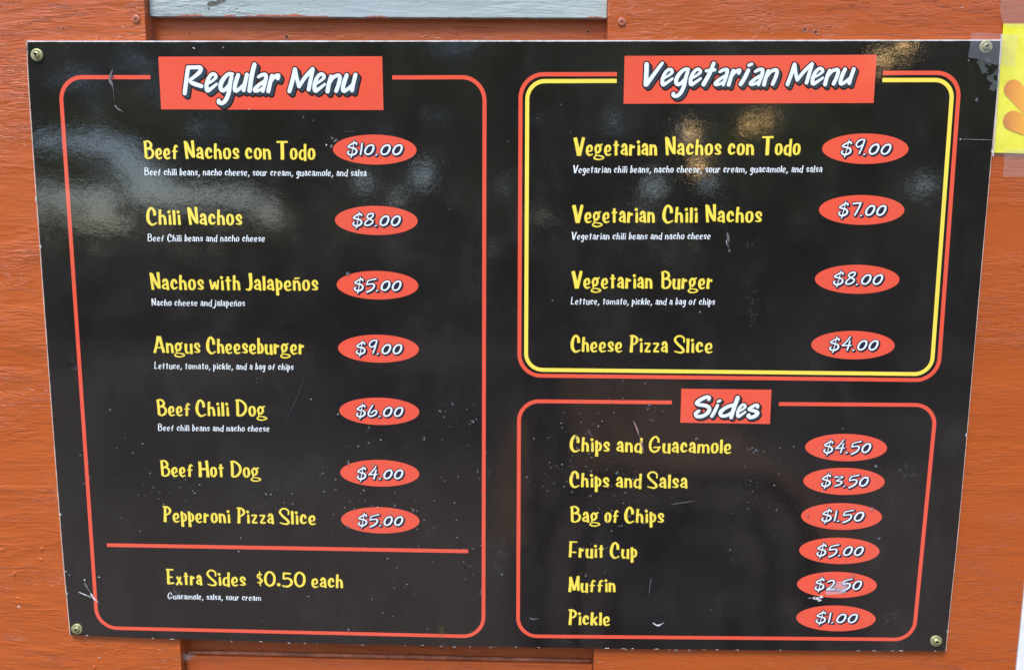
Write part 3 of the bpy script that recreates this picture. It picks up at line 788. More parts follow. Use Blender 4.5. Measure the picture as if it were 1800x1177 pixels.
# --- item names and descriptions
CAPU = abs(U(253, 247.8)[1] - U(253, 278.8)[1]) / 100.0
def words_line(items, b0, b1, name, mat, F, y, label, size, gap, slant=0.0, space=20, bold=0.0, shadow=True, res=0.28):
    xs0, xs1 = items[0][1], items[-1][2]
    parts, sh = [], []
    for w, (t, x0, x1) in enumerate(items):
        ya = b0 + (b1 - b0) * (x0 - xs0) / (xs1 - xs0); yb = b0 + (b1 - b0) * (x1 - xs0) / (xs1 - xs0)
        A = np.array(U(x0, ya)); B = np.array(U(x1, yb)); d = B - A; L = np.linalg.norm(d); d = d / L
        st, wid = layout(t, F, gap, space)
        sx = L / (wid * size)
        fr = ((A[0], A[1]), (d[0], d[1]))
        parts.append(word_mesh(st, fr, size, y, slant=slant, sx=sx, bold=bold, res=res))
        if shadow: sh.append(word_mesh(st, fr, size, Y1, slant=slant, sx=sx, bold=bold, grow=2.6, extrude=(2.5, -2.0), res=res * 1.5))
    o = put(link(name, used(join(parts)), mat, label=label), BOARD)
    if sh:
        s = link('letter_shadow', used(join(sh)), LINE); s.parent = o
ITEMS = [
 ([('Beef', 252.8, 314.6), ('Nachos', 324.3, 421.4), ('con', 431, 477), ('Todo', 485.8, 554.8)], 278.6, 280.4),
 ([('Chili', 257.6, 318.4), ('Nachos', 330.4, 426.6)], 394.4, 395.4),
 ([('Nachos', 264.4, 359.4), ('with', 368.4, 423), ('Jalapeños', 431, 560)], 508.8, 510.4),
 ([('Angus', 269.6, 353), ('Cheeseburger', 363, 536.4)], 619.4, 621.8),
 ([('Beef', 275.6, 336), ('Chili', 344, 403.6), ('Dog', 414, 467.6)], 729.6, 731),
 ([('Beef', 282, 340.6), ('Hot', 349.5, 395), ('Dog', 404.7, 457)], 836, 838.3),
 ([('Pepperoni', 286.4, 405.4), ('Pizza', 416, 482.2), ('Slice', 490.6, 556)], 916, 921),
 ([('Extra', 292.3, 355.9), ('Sides', 363.7, 432.7), ('$0.50', 451.8, 537.9), ('each', 547.4, 603.4)], 1026, 1032.2),
 ([('Vegetarian', 1007.6, 1155), ('Nachos', 1168, 1268), ('con', 1278.7, 1325.3), ('Todo', 1337.3, 1406.7)], 273.2, 272),
 ([('Vegetarian', 1005.3, 1151), ('Chili', 1163.4, 1226.6), ('Nachos', 1238.6, 1339.3)], 391, 390.6),
 ([('Vegetarian', 1004, 1146.8), ('Burger', 1160.3, 1253)], 506, 507),
 ([('Cheese', 1002.7, 1094), ('Pizza', 1105, 1174), ('Slice', 1183.3, 1253)], 617.4, 619.6),
 ([('Chips', 1001, 1072), ('and', 1083, 1129.3), ('Guacamole', 1139.8, 1285.6)], 792.4, 796),
 ([('Chips', 1000.5, 1071), ('and', 1082, 1128), ('Salsa', 1136.3, 1208.7)], 854.8, 857.3),
 ([('Bag', 1001, 1052.8), ('of', 1062.4, 1087.8), ('Chips', 1096.7, 1167.4)], 916.6, 918),
 ([('Fruit', 999.6, 1062.3), ('Cup', 1071.3, 1120)], 978.2, 979.7),
 ([('Muffin', 999, 1082)], 1038.8, 1039.2),
 ([('Pickle', 997.6, 1072.5)], 1096.6, 1098),
]
for it, b0, b1 in ITEMS:
    words_line(it, b0, b1, 'item_name', YELLOW, GB, Y2, 'yellow lettering ' + ' '.join(w[0] for w in it), CAPU, 6.0, bold=-1.3)
DCAP = CAPU * 0.44
DESC = [
 ('Beef chili beans, nacho cheese, sour cream, guacamole, and salsa', 252.8, 644.3, 308.0, 309.8),
 ('Beef Chili beans and nacho cheese', 258.4, 466, 424.0, 424.6),
 ('Nacho cheese and jalapeños', 265.6, 431, 537, 538),
 ('Lettuce, tomato, pickle, and a bag of chips', 271, 516, 647.8, 649.8),
 ('Beef chili beans and nacho cheese', 276.6, 474, 756.4, 758),
 ('Guacamole, salsa, sour cream', 294.3, 459, 1051.7, 1054.6),
 ('Vegetarian chili beans, nacho cheese, sour cream, guacamole, and salsa', 1005.9, 1445, 304.0, 302.8),
 ('Vegetarian chili beans and nacho cheese', 1003.3, 1248.8, 421, 420.3),
 ('Lettuce, tomato, pickle, and a bag of chips', 1002.7, 1256.4, 534.8, 535.6),
]
for t, x0, x1, b0, b1 in DESC:
    words_line([(t, x0, x1)], b0, b1, 'item_description', WHITE, GC, Y2, 'small white lettering ' + t, DCAP, 4.5, slant=0.10, space=34 if 'jalap' not in t else 30, bold=-2.2, shadow=False, res=0.16)

# --- price badges
PRICES = [  # x0, x1, y0, y1 of the oval; text, x0, x1, baseline
 (585.5, 732, 236.9, 289.3, '$10.00', 609.4, 709.0, 273.6), (589, 733.9, 361.9, 413, '$8.00', 619, 705.5, 398), (592.3, 735, 476.3, 525.8, '$5.00', 621.6, 706.8, 511.8),
 (594.5, 736.3, 587.8, 637.2, '$9.00', 624.9, 708.3, 622.7), (596.5, 737, 698.2, 746.6, '$6.00', 625.5, 710, 732.5), (597.8, 737.3, 807.3, 854.8, '$4.00', 626.8, 710, 841.9),
 (599, 738, 890.3, 937.1, '$5.00', 628.8, 710, 923.7), (1445, 1597, 235, 288.2, '$9.00', 1476.7, 1566.5, 272.8), (1439.3, 1589.9, 343.1, 394.9, '$7.00', 1472, 1557.6, 380),
 (1432, 1581.3, 465.2, 516.2, '$8.00', 1463, 1552, 501), (1425.7, 1573, 581.5, 631, '$4.00', 1456.4, 1544, 616.2), (1415.2, 1559.2, 762, 810, '$4.50', 1446, 1531, 796),
 (1412, 1555, 821.7, 869, '$3.50', 1442, 1527, 854.8), (1408.2, 1550.4, 883.7, 930.2, '$1.50', 1442.5, 1519, 916), (1405, 1545.7, 944, 990.6, '$5.00', 1434, 1518, 976.5),
 (1401, 1541.3, 1004, 1050, '$2.50', 1431, 1515, 1036.3), (1399.8, 1538.8, 1063.3, 1108.3, '$1.00', 1432.5, 1508, 1094.4)]
OW = np.mean([U(b, (c + d) / 2)[0] - U(a, (c + d) / 2)[0] for a, b, c, d, *_ in PRICES]) / 2
OH = np.mean([U((a + b) / 2, c)[1] - U((a + b) / 2, d)[1] for a, b, c, d, *_ in PRICES]) / 2
NUM = CAPU * 0.80
ITEM_OF = ['beef nachos', 'chili nachos', 'nachos with jalapenos', 'angus cheeseburger', 'beef chili dog', 'beef hot dog', 'pepperoni pizza slice', 'vegetarian nachos', 'vegetarian chili nachos',
           'vegetarian burger', 'cheese pizza slice', 'chips and guacamole', 'chips and salsa', 'bag of chips', 'fruit cup', 'muffin', 'pickle']
for (x0, x1, y0, y1, t, tx0, tx1, tb), what in zip(PRICES, ITEM_OF):
    cx = (U(x0, (y0 + y1) / 2)[0] + U(x1, (y0 + y1) / 2)[0]) / 2; cz = (U((x0 + x1) / 2, y0)[1] + U((x0 + x1) / 2, y1)[1]) / 2
    tilt = -0.006
    n = 96
    v = [(cx, Y1, cz)]; v = []
    for i in range(n):
        a = -2 * math.pi * i / n; ex, ez = OW * math.cos(a), OH * math.sin(a)
        v.append((cx + ex - ez * tilt, Y1, cz + ez + ex * tilt))
    me = mesh_from(v, [tuple(range(n))])
    if me.polygons[0].normal.y > 0: me.flip_normals()
    pl = put(link('price_badge', me, RED, label='red oval price of the %s reading %s' % (what, t)), BOARD)
    st, wid = layout(t, GP, 8.0, 30, 0.22)
    A = np.array(U(tx0, tb)); B = np.array(U(tx1, tb + 0.3)); d = B - A; L = np.linalg.norm(d); d = d / L
    fr = ((A[0], A[1]), (d[0], d[1])); sx = L / (wid * NUM); q = 1.0 / NUM * 0.00053
    for nm, mat, y, a in (('numeral_shadow', NAVY, Y2, dict(grow=0.9 * q, extrude=(2.0 * q, -1.7 * q), fill_holes=True)), ('numerals', WHITE, Y3, dict(bold=-2.2))):
        o = link(nm, used(word_mesh(st, fr, NUM, y, flat=False, res=0.22, sx=sx, **a)), mat); o.parent = pl

# --- corner screws with finish washers
BRASS = plain('tarnished_brass', (0.36, 0.34, 0.17), 0.5, 0.4, noise=0.35, scale=420)
HOLEM = plain('screw_socket', (0.03, 0.028, 0.02), 0.5)
def corner_screw(px, py, k):
    x, z = U(px, py, -0.001)
    rad = 0.0058; S = 36
    prof = [(1.0, 0.0), (1.0, -0.0004), (0.96, -0.0007), (0.72, -0.0010), (0.63, -0.0009), (0.60, -0.0003), (0.57, -0.0012), (0.50, -0.0020), (0.40, -0.0025), (0.28, -0.0027), (0.24, -0.0026), (0.19, -0.0012), (0.0, -0.0010)]
    bm = bmesh.new(); rings = []
    for q, y in prof:
        if q == 0: rings.append([bm.verts.new((x, y - 0.0008, z))]); continue
        rings.append([bm.verts.new((x + rad * q * math.cos(2 * math.pi * i / S + k), y - 0.0008, z + rad * q * math.sin(2 * math.pi * i / S + k) * 1.0)) for i in range(S)])
    for a, b in zip(rings[:-1], rings[1:]):
        for i in range(S):
            j = (i + 1) % S
            f = bm.faces.new((a[i], a[j], b[0])) if len(b) == 1 else bm.faces.new((a[i], a[j], b[j], b[i]))
    # a skirt down to the panel
    low = [bm.verts.new((x + rad * math.cos(2 * math.pi * i / S + k), -0.00005, z + rad * math.sin(2 * math.pi * i / S + k))) for i in range(S)]
    for i in range(S): bm.faces.new((rings[0][i], rings[0][(i + 1) % S], low[(i + 1) % S], low[i]))
    bmesh.ops.recalc_face_normals(bm, faces=bm.faces[:])
    me = bm_mesh(bm, True); me.materials.append(BRASS); me.materials.append(HOLEM)
    for p in me.polygons:
        if (Vector(p.center) - Vector((x, p.center.y, z))).length < rad * 0.215: p.material_index = 1; p.use_smooth = False
    put(link('corner_screw', me), BOARD)
for k, (px, py) in enumerate([(64.8, 96.8), (1733, 82.5), (135, 1105), (1645.6, 1126)]): corner_screw(px, py, k * 0.7)

# --- scratches, stains and torn spots in the print
SCR = plain('scratch_white', (0.62, 0.62, 0.64), 0.6, noise=0.2, scale=900)
SCG = plain('scratch_grey', (0.13, 0.13, 0.14), 0.6, noise=0.4, scale=900)
SCD = plain('scratch_faint', (0.055, 0.052, 0.055), 0.5, noise=0.4, scale=900)
SCP = plain('scratch_pink', (0.30, 0.17, 0.18), 0.6, noise=0.3, scale=900)
def scratch(pts, w, mat, name='scratch', y=Y5):
    P = [np.array(U(*p)) for p in pts]
    c = catmull([(p[0] * 1000, p[1] * 1000, 0) for p in P], False, 1.5) if len(P) > 2 else np.array([(p[0] * 1000, p[1] * 1000, 0) for p in P])
    c = c[:, :2] / 1000; n = len(c); L, R = [], []
    rr = random.Random(int(abs(pts[0][0]) * 7))
    for i in range(n):
        d = c[min(i + 1, n - 1)] - c[max(i - 1, 0)]; d = d / (np.linalg.norm(d) + 1e-12); nn = np.array([-d[1], d[0]])
        t = i / (n - 1); ww = w * 0.00053 / 2 * (0.12 + math.sin(math.pi * min(1, t * 1.15)) ** 0.7 if t < 0.87 else 0.25) * rr.uniform(0.6, 1.2)
        L.append(c[i] + nn * ww); R.append(c[i] - nn * ww)
    v = [(p[0], y, p[1]) for p in L] + [(p[0], y, p[1]) for p in R]
    f = [(i, n + i, n + i + 1, i + 1) for i in range(n - 1)]
    me = mesh_from(v, f)
    if me.polygons and me.polygons[0].normal.y > 0: me.flip_normals()
    return put(link(name, me, mat), BOARD)
def fleck(px, py, rx, ry, mat, seed, n=14, y=Y5, name='fleck', rot=0.0):
    rr = random.Random(seed); v = []
    for i in range(n):
        a = -2 * math.pi * i / n; q = rr.uniform(0.55, 1.15)
        ex, ey = rx * q * math.cos(a), ry * q * math.sin(a)
        x, z = U(px + ex * math.cos(rot) - ey * math.sin(rot), py + ex * math.sin(rot) + ey * math.cos(rot)); v.append((x, y, z))
    me = mesh_from(v, [tuple(range(n))])
    if me.polygons[0].normal.y > 0: me.flip_normals()
    return put(link(name, me, mat), BOARD)
scratch([(199, 122), (195, 132), (194, 142), (198, 150), (200, 160)], 5.5, SCG)
scratch([(200, 160), (201, 172), (202, 182)], 1.2, SCD)
scratch([(202, 184), (206, 190), (217, 197)], 4.0, SCG)
fleck(199, 135, 2.4, 3.2, SCD, 4)
scratch([(138, 1039), (150, 1044), (163, 1049)], 2.2, SCR); scratch([(159, 1040), (166, 1051), (174, 1058)], 4.2, SCR); scratch([(157, 1051), (163, 1046)], 3, SCR)
scratch([(149, 1020), (153, 1030), (160, 1040)], 3.6, SCG); fleck(149, 1018, 1.8, 1.6, SCR, 3); fleck(148, 1026, 1.5, 1.2, SCG, 5)
fleck(174.5, 1013, 1.8, 1.1, SCR, 6); fleck(181, 1022, 1.0, .8, SCG, 7); fleck(116.5, 1003.5, 1.6, .9, SCR, 8); fleck(122.5, 1009.5, 1.2, .8, SCR, 9)
scratch([(1113, 738), (1119, 752), (1124, 768)], 3.2, SCP); scratch([(1126, 772), (1129, 785), (1131.5, 796)], 3.0, SCP)
scratch([(1145, 1014), (1142, 1030), (1141, 1047)], 1.5, SCG)
scratch([(1147, 1093), (1156, 1098), (1167, 1093)], 3.4, SCR); scratch([(1150, 1089), (1160, 1089)], 1.2, SCG)
scratch([(930, 1084), (938, 1087), (947, 1085)], 3, SCG); scratch([(990, 1124), (1004, 1128)], 2.2, SCG); scratch([(1204, 1112), (1215, 1112)], 1.5, SCG)
scratch([(538, 656), (528, 685), (520, 703), (500, 748)], 1.2, SCD); scratch([(488, 672), (497, 692)], 1.0, SCD)
scratch([(1178, 886), (1196, 883), (1225, 879)], 1.5, SCG); scratch([(304, 1034), (310, 1040), (316, 1043)], 2.0, SCG)
scratch([(1278, 408), (1280, 420), (1279, 430), (1281, 436)], 5.0, SCG); fleck(1279, 427, 3.0, 4.5, SCR, 21); fleck(1281.5, 440, 2.0, 3.2, SCG, 22); fleck(1277, 424, 1.6, 2.0, SCR, 23)
fleck(590, 247, 6, 2.2, SCG, 31, rot=-0.5); fleck(583, 257, 3, 3, SCG, 32); fleck(574, 255, 1.4, 1.6, SCR, 33); fleck(584, 243, 3, 1.6, SCG, 34, rot=0.8); scratch([(607, 231), (622, 232)], 3.0, SCG)
fleck(341, 85, 3.0, 1.0, SCR, 40, rot=.5); fleck(393, 84, 2.2, 1.6, SCG, 41); fleck(534, 206, 1.8, 2.2, SCG, 42); fleck(551, 212, 1.3, 1.2, SCG, 43); fleck(438, 192.5, 1.6, 1.0, SCR, 44)
scratch([(424, 182), (431, 185)], 1.4, INK, y=Y5); scratch([(466, 189), (471, 186)], 1.2, INK, y=Y5)
for k, (px, py) in enumerate([(1702, 107), (474, 629), (451, 671), (452, 665), (547, 701), (779, 285), (893, 249), (1105, 358), (1055, 275), (945, 208), (986, 184), (1003, 232), (1230, 548), (1050, 579), (700, 246), (790, 367),
                              (971, 528), (612, 480), (1715, 176), (640, 960), (420, 968), (1392, 1086), (1250, 1070), (860, 830)]):
    fleck(px, py, 1.1, 1.0, SCR if k % 4 == 0 else SCG, 60 + k)
fleck(1716.5, 176, 3.0, 4.2, SCG, 90); fleck(612, 481, 4.0, 3.2, SCG, 91)
# flaked-off white spots and clear tape scrap over the muffin price
for k, (px, py, a, b) in enumerate([(1436, 1051, 5, 3), (1443, 1048, 4.5, 2.6), (1431, 1050, 3.5, 2.6), (1440, 1054, 4, 2.2), (1424, 1050, 1.2, .9), (1421, 1050, .9, .7)]):
    fleck(px, py, a, b, SCR, 100 + k, name='flaked_spot')
v = [(a, Y6, b) for a, b in (U(*p) for p in [(1449, 1041), (1462, 1026), (1468, 1021), (1489, 1020), (1489, 1028), (1486, 1041), (1470, 1043), (1453, 1045)])]
me = mesh_from(v, [tuple(range(len(v)))])
if me.polygons[0].normal.y > 0: me.flip_normals()
put(link('tape_scrap', me, film('tape_scrap_film', (0.75, 0.72, 0.80), 0.30)), BOARD)
def stain(px0, py0, px1, py1, mat, name='stain', y=Y6, quad=None):
    q = quad or [(px0, py0), (px1, py0), (px1, py1), (px0, py1)]
    v = [(a, y, b) for a, b in (U(*p) for p in q)]
    me = mesh_from(v, [(0, 1, 2, 3)])
    if me.polygons[0].normal.y > 0: me.flip_normals()
    o = link(name, me, mat); put(o, BOARD); return o
SM1 = smear('smear_fine', (0.30, 0.31, 0.32), 420, 0.50, 0.80, 0.30)
SM2 = smear('smear_wide', (0.20, 0.20, 0.21), 170, 0.48, 0.85, 0.30)
stain(1300, 440, 1346, 640, SM1)
stain(1290, 405, 1350, 450, SM1, y=Y6 - 0.00005)
stain(0, 0, 0, 0, SM1, quad=[(1520, 1035), (1600, 1075), (1615, 1125), (1560, 1110)])
stain(180, 985, 235, 1080, SM2); stain(225, 110, 285, 150, SM1); stain(60, 290, 100, 520, SM2)
stain(0, 0, 0, 0, SM2, quad=[(1560, 780), (1660, 830), (1650, 870), (1540, 850)])
stain(855, 820, 905, 1125, SM2, y=Y6); stain(115, 560, 150, 760, SM2)
stain(280, 1015, 345, 1060, SM1)
MOSS = smear('moss_streak', (0.13, 0.14, 0.04), 300, 0.35, 0.6, 0.5)
stain(769, 1085, 784, 1133, MOSS)

WEB = smear('cobweb_grime', (0.22, 0.20, 0.19), 700, 0.38, 0.62, 0.75)
for q, yy in (([(315, 1141), (342, 1141), (336, 1158), (322, 1168), (315, 1166)], PF - 0.0004), ([(318, 1144), (345, 1146), (350, 1156), (322, 1160)], PF + 0.004)):
    me = mesh_from([(a, yy, b) for a, b in (U(px, py, yy) for px, py in q)], [tuple(range(len(q)))])
    if me.polygons[0].normal.y > 0: me.flip_normals()
    put(link('cobweb', me, WEB), WALL)
for k, (px, py, a, b) in enumerate([(29, 1068, 2.8, 1.8), (172, 1158, 1.6, 1.0)]):
    o = fleck(px, py, a, b, SCR, 300 + k, name='paint_fleck', y=0.0); me = o.data
    for vv in me.vertices: vv.co.y = PF - 0.0002
    put(o, WALL)

# ---------------------------------------------------------------- water on the board and the wall
nbw = NB('water'); nbw.set(Roughness=0.02, IOR=1.33); nbw.b.inputs['Transmission Weight'].default_value = 1.0
nbw.b.inputs['Base Color'].default_value = (1, 1, 1, 1)
WATER = nbw.m
rr = random.Random(77)
def drop(verts, faces, x, z, rx, rz, h, y0, rings=3, S=10):
    k = len(verts); ph = rr.uniform(0, 6)
    for q in range(rings):
        t = q / rings * math.pi / 2
        for i in range(S):
            a = 2 * math.pi * i / S; w = 1 + 0.18 * math.sin(2 * a + ph) + 0.08 * math.sin(3 * a + ph * 2)
            verts.append((x + rx * math.cos(t) ** 0.8 * w * math.cos(a), y0 - h * math.sin(t), z + rz * math.cos(t) ** 0.8 * w * math.sin(a)))
    verts.append((x, y0 - h, z - rz * 0.1))
    for q in range(rings - 1):
        for i in range(S):
            j = (i + 1) % S; faces.append((k + q * S + i, k + q * S + j, k + (q + 1) * S + j, k + (q + 1) * S + i))
    for i in range(S): faces.append((k + (rings - 1) * S + i, k + (rings - 1) * S + (i + 1) % S, k + rings * S))
    faces.append(tuple(k + i for i in range(S))[::-1])
V_, F_ = [], []
clusters = [(1080, 700, 60, 20, 30), (1020, 745, 40, 25, 30), (1150, 725, 20, 18, 18), (1030, 830, 60, 50, 90), (1090, 870, 70, 60, 80), (1080, 960, 60, 45, 50), (960, 860, 50, 60, 45), (1320, 780, 25, 20, 22),
            (1315, 845, 20, 25, 14), (1345, 880, 30, 20, 14), (560, 850, 70, 30, 50), (340, 865, 80, 30, 40), (620, 900, 60, 40, 40), (480, 905, 80, 40, 26), (800, 730, 40, 50, 34), (840, 800, 30, 60, 28), (790, 900, 50, 60, 34),
            (830, 1010, 25, 50, 40), (660, 755, 60, 30, 26), (700, 870, 70, 50, 40), (250, 850, 60, 70, 20), (560, 1030, 120, 50, 16), (700, 1090, 90, 30, 12), (1480, 850, 90, 60, 24), (1450, 900, 120, 90, 30),
            (1480, 1000, 60, 60, 22), (1340, 930, 60, 60, 16), (720, 1000, 70, 60, 20), (180, 780, 50, 90, 14), (1420, 800, 70, 30, 18), (670, 720, 60, 15, 14), (670, 910, 60, 20, 18), (1480, 785, 60, 15, 16)]
for (cx, cy, sx, sy, n) in clusters:
    for _ in range(int(n * 0.8)):
        px, py = rr.gauss(cx, sx * 0.6), rr.gauss(cy, sy * 0.6)
        if not (130 < px < 1660 and 640 < py < 1128): continue
        x, z = U(px, py); s = 0.00026 + 0.0009 * 0.85 * rr.random() ** 3.2
        drop(V_, F_, x, z, s, s * rr.uniform(0.8, 1.25), s * rr.uniform(0.28, 0.5), Y6 - 0.0001)
for (px, py, s) in [(1012, 768, .0022), (1085, 830, .0019), (612, 812, .0021), (655, 815, .0018), (830, 740, .002), (745, 770, .002), (1540, 818, .002), (1532, 893, .0021), (1545, 945, .0018), (1420, 905, .0018), (1475, 838, .002), (1500, 1010, .0018), (1030, 1010, .002), (612, 1105, .0018), (1225, 770, .0019), (1330, 790, .0018), (725, 895, .002), (612, 925, .0017)]:
    x, z = U(px, py); s *= 0.8; drop(V_, F_, x, z, s, s * 1.1, s * 0.22, Y6 - 0.0001, 4, 14)
WATER_F = WATER.copy(); WATER_F.name = 'fine_water'; WATER_F.node_tree.nodes['Principled BSDF'].inputs['Roughness'].default_value = 0.16
WTR = link('water_droplets', mesh_from(V_, F_, True), WATER_F, kind='stuff', label='fine rain droplets scattered over the lower half of the black board')
V_, F_ = [], []
for px in [406, 507, 535, 557, 636, 712, 776, 798, 826, 862, 868, 1100, 1177, 1189, 1212]:
    x, z = U(px, rim_y(px) + 1.0, 0.001); s = rr.uniform(0.0007, 0.0016)
    drop(V_, F_, x, z - s * 0.2, s, s * 0.9, s * 0.9, 0.0015, 4, 12)
link('rim_droplets', mesh_from(V_, F_, True), WATER, kind='stuff', label='water drops hanging from the lower edge of the black board')
V_, F_ = [], []
for (px, py, s) in [(4, 966, .0022), (25, 971, .0013), (73, 964, .0024), (72, 983, .0022), (25, 1009, .0026), (32, 1051, .0018), (64, 973, .001), (117, 1142, .001), (186, 1149, .0016), (166, 1172, .0022), (205, 1143, .0015), (220, 1143, .0014), (297, 1148, .0014), (243, 1148, .001), (172, 1158, .0016), (265, 1140, .001)]:
    x, z = U(px, py, PF); drop(V_, F_, x, z, s, s * 1.05, s * 0.35, PF + 0.0002, 4, 14)
bl = link('paint_blisters', mesh_from(V_, F_, True), ORANGE_L, kind='stuff'); put(bl, WALL)

# ---------------------------------------------------------------- poster, sleeve and tape at the right edge
YP = PF - 0.0012
POST = thing('paper_poster', (U(1800, 150, YP)[0], YP, U(1800, 150, YP)[1]), 'bright yellow paper poster with orange shapes taped up beside the menu board', 'poster')
nbp = NB('yellow_paper'); nbp.set(Roughness=0.5)
v = pos_map(nbp, (45, 45, 45)); n = nbp.n('ShaderNodeTexNoise', Scale=1.0, Detail=6.0, Roughness=0.65); nbp.l(v, n.inputs['Vector'])
nbp.l(ramp(nbp, n.outputs[0], [(0.3, (0.68, 0.62, 0.015)), (0.5, (0.80, 0.75, 0.020)), (0.7, (0.84, 0.80, 0.06))]), nbp.b.inputs['Base Color'])
bp = nbp.n('ShaderNodeBump', Strength=0.4, Distance=0.001); nbp.l(n.outputs[0], bp.inputs['Height']); nbp.l(bp.outputs[0], nbp.b.inputs['Normal'])
P = [U(1763.5, 42, YP), U(1746.8, 268.5, YP), U(1935, 274, YP), U(1950, 42, YP)]
put(link('paper', bm_mesh(prism(P, YP - 0.0004, YP, 0)), nbp.m), POST)
nbo = NB('printed_orange'); nbo.set(Roughness=0.4)
v = pos_map(nbo, (60, 60, 60)); n = nbo.n('ShaderNodeTexNoise', Scale=1.0, Detail=2.0); nbo.l(v, n.inputs['Vector'])
gen = nbo.n('ShaderNodeTexCoord'); sx_ = nbo.n('ShaderNodeSeparateXYZ'); nbo.l(gen.outputs['Generated'], sx_.inputs[0])
nbo.l(ramp(nbo, math_n(nbo, 'ADD', sx_.outputs[0], math_n(nbo, 'MULTIPLY', n.outputs[0], 0.25)), [(0.08, (0.50, 0.18, 0.03)), (0.25, (0.72, 0.26, 0.02)), (0.5, (0.86, 0.38, 0.02))]), nbo.b.inputs['Base Color'])
def pill(a, b, rad, y):
    A, B = np.array(U(*a, YP)), np.array(U(*b, YP)); d = (B - A) / np.linalg.norm(B - A); nn = np.array([-d[1], d[0]])
    v = []
    for c, s in ((A, 1), (B, -1)):
        for i in range(17):
            t = math.pi * (i / 16); v.append(c + rad * (nn * math.cos(t) - s * d * math.sin(t) * 1.0) * (1 if s > 0 else -1) * (1 if s > 0 else 1))
    me = mesh_from([(p[0], y, p[1]) for p in v], [tuple(range(len(v)))])
    if me.polygons[0].normal.y > 0: me.flip_normals()
    return me
def pill2(a, b, rad, y):
    A, B = np.array(U(*a, YP)), np.array(U(*b, YP)); d = (B - A) / np.linalg.norm(B - A); th = math.atan2(d[1], d[0]); v = []
    for i in range(17):
        t = th + math.pi / 2 + math.pi * i / 16; v.append(A + rad * np.array([math.cos(t), math.sin(t)]))
    for i in range(17):
        t = th - math.pi / 2 + math.pi * i / 16; v.append(B + rad * 0.9 * np.array([math.cos(t), math.sin(t)]))
    me = mesh_from([(p[0], y, p[1]) for p in v], [tuple(range(len(v)))])
    if me.polygons[0].normal.y > 0: me.flip_normals()
    return me
put(link('printed_shape', pill2((1780, 157), (1842, 222), 0.0085, YP - 0.0006), nbo.m), POST)
put(link('printed_shape', pill2((1779, 212), (1840, 236), 0.0088, YP - 0.0008), nbo.m), POST)
TAPE = film('clear_tape', (0.62, 0.56, 0.52), 0.09, 0.18)
SLEEVE = film('plastic_sleeve', (0.78, 0.78, 0.80), 0.03, 0.10)
TAPE2 = film('frosted_tape', (0.50, 0.53, 0.60), 0.075, 0.2)
def sheet(px, y, th=0.00008):
    return bm_mesh(prism([U(a, b, y) for a, b in px], y - th, y))
def tape(px, y, mat, label, th=0.00008):
    me = sheet(px, y, th); c = sum((vv.co for vv in me.vertices), Vector()) / len(me.vertices)
    o = link('clear_tape', me, mat, label=label, cat='tape', group='pieces of clear tape holding the poster')
    for vv in me.vertices: vv.co -= c
    o.location = c
    return o
tape([(1760.5, -30), (1758, 22), (1763, 41), (1770, 48), (1900, 48), (1900, -30)], YP - 0.0012, TAPE, 'wide clear tape running up from the top edge of the yellow poster')
tape([(1765.5, 262), (1763.5, 311), (1900, 314), (1900, 262)], YP - 0.0012, TAPE, 'clear tape strip hanging below the bottom edge of the yellow poster')
tape([(1708, 57), (1730, 58), (1763, 60), (1790, 62), (1784, 116), (1752, 115), (1741, 110), (1728, 106), (1715, 103), (1702, 101)], -0.0046, TAPE2, 'clear tape square covering the upper right screw of the menu board')
put(link('sleeve', sheet([(1760.5, 60), (1757, 120), (1744.8, 275), (1935, 280), (1945, 55)], YP - 0.0022, 0.0001), SLEEVE), POST)
RIDGE = film('plastic_ridge', (0.85, 0.85, 0.85), 0.55, 0.2)
put(link('sleeve_edge', sheet([(1759.6, 60), (1761.2, 60), (1746.0, 275), (1744.4, 275)], YP - 0.0024, 0.0004), RIDGE), POST)
sc_ = scratch([(1688, 245), (1710, 245.4), (1745, 246.3), (1752, 246.5)], 1.6, SCG)
fleck(1687.5, 245, 1.4, 1.4, SCR, 210)
for k, (px, py, a, b) in enumerate([(1724, 112, 10, 7), (1729, 123, 9, 7), (1741, 138, 9, 8), (1748, 152, 7, 13), (1736, 110, 9, 6), (1750, 128, 5, 8)]):
    fleck(px, py, a, b, film('adhesive', (0.18, 0.21, 0.20), 0.35) if k == 0 else bpy.data.materials['adhesive'], 220 + k, name='adhesive_spot', n=20, y=Y5 - 0.00002 * k, rot=0.6)

# ---------------------------------------------------------------- trees across from the wall and added things, seen only in the gloss
LEAF = plain('leaves', (0.09, 0.12, 0.030), 0.55, noise=0.4, scale=2)
_t = LEAF.node_tree; _tr = _t.nodes.new('ShaderNodeBsdfTranslucent'); _tr.inputs[0].default_value = (0.26, 0.36, 0.06, 1)
_mx = _t.nodes.new('ShaderNodeMixShader'); _mx.inputs[0].default_value = 0.5
_t.links.new(_t.nodes['Principled BSDF'].outputs[0], _mx.inputs[1]); _t.links.new(_tr.outputs[0], _mx.inputs[2]); _t.links.new(_mx.outputs[0], _t.nodes['Material Output'].inputs[0])
BARK = plain('bark', (0.10, 0.075, 0.05), 0.9, noise=0.3, scale=12)
MC = Vector((CAM.x, -CAM.y, CAM.z)); MR = Vector((RIGHT.x, -RIGHT.y, RIGHT.z)); MU = Vector((UP.x, -UP.y, UP.z)); MF = Vector((FWD.x, -FWD.y, FWD.z))
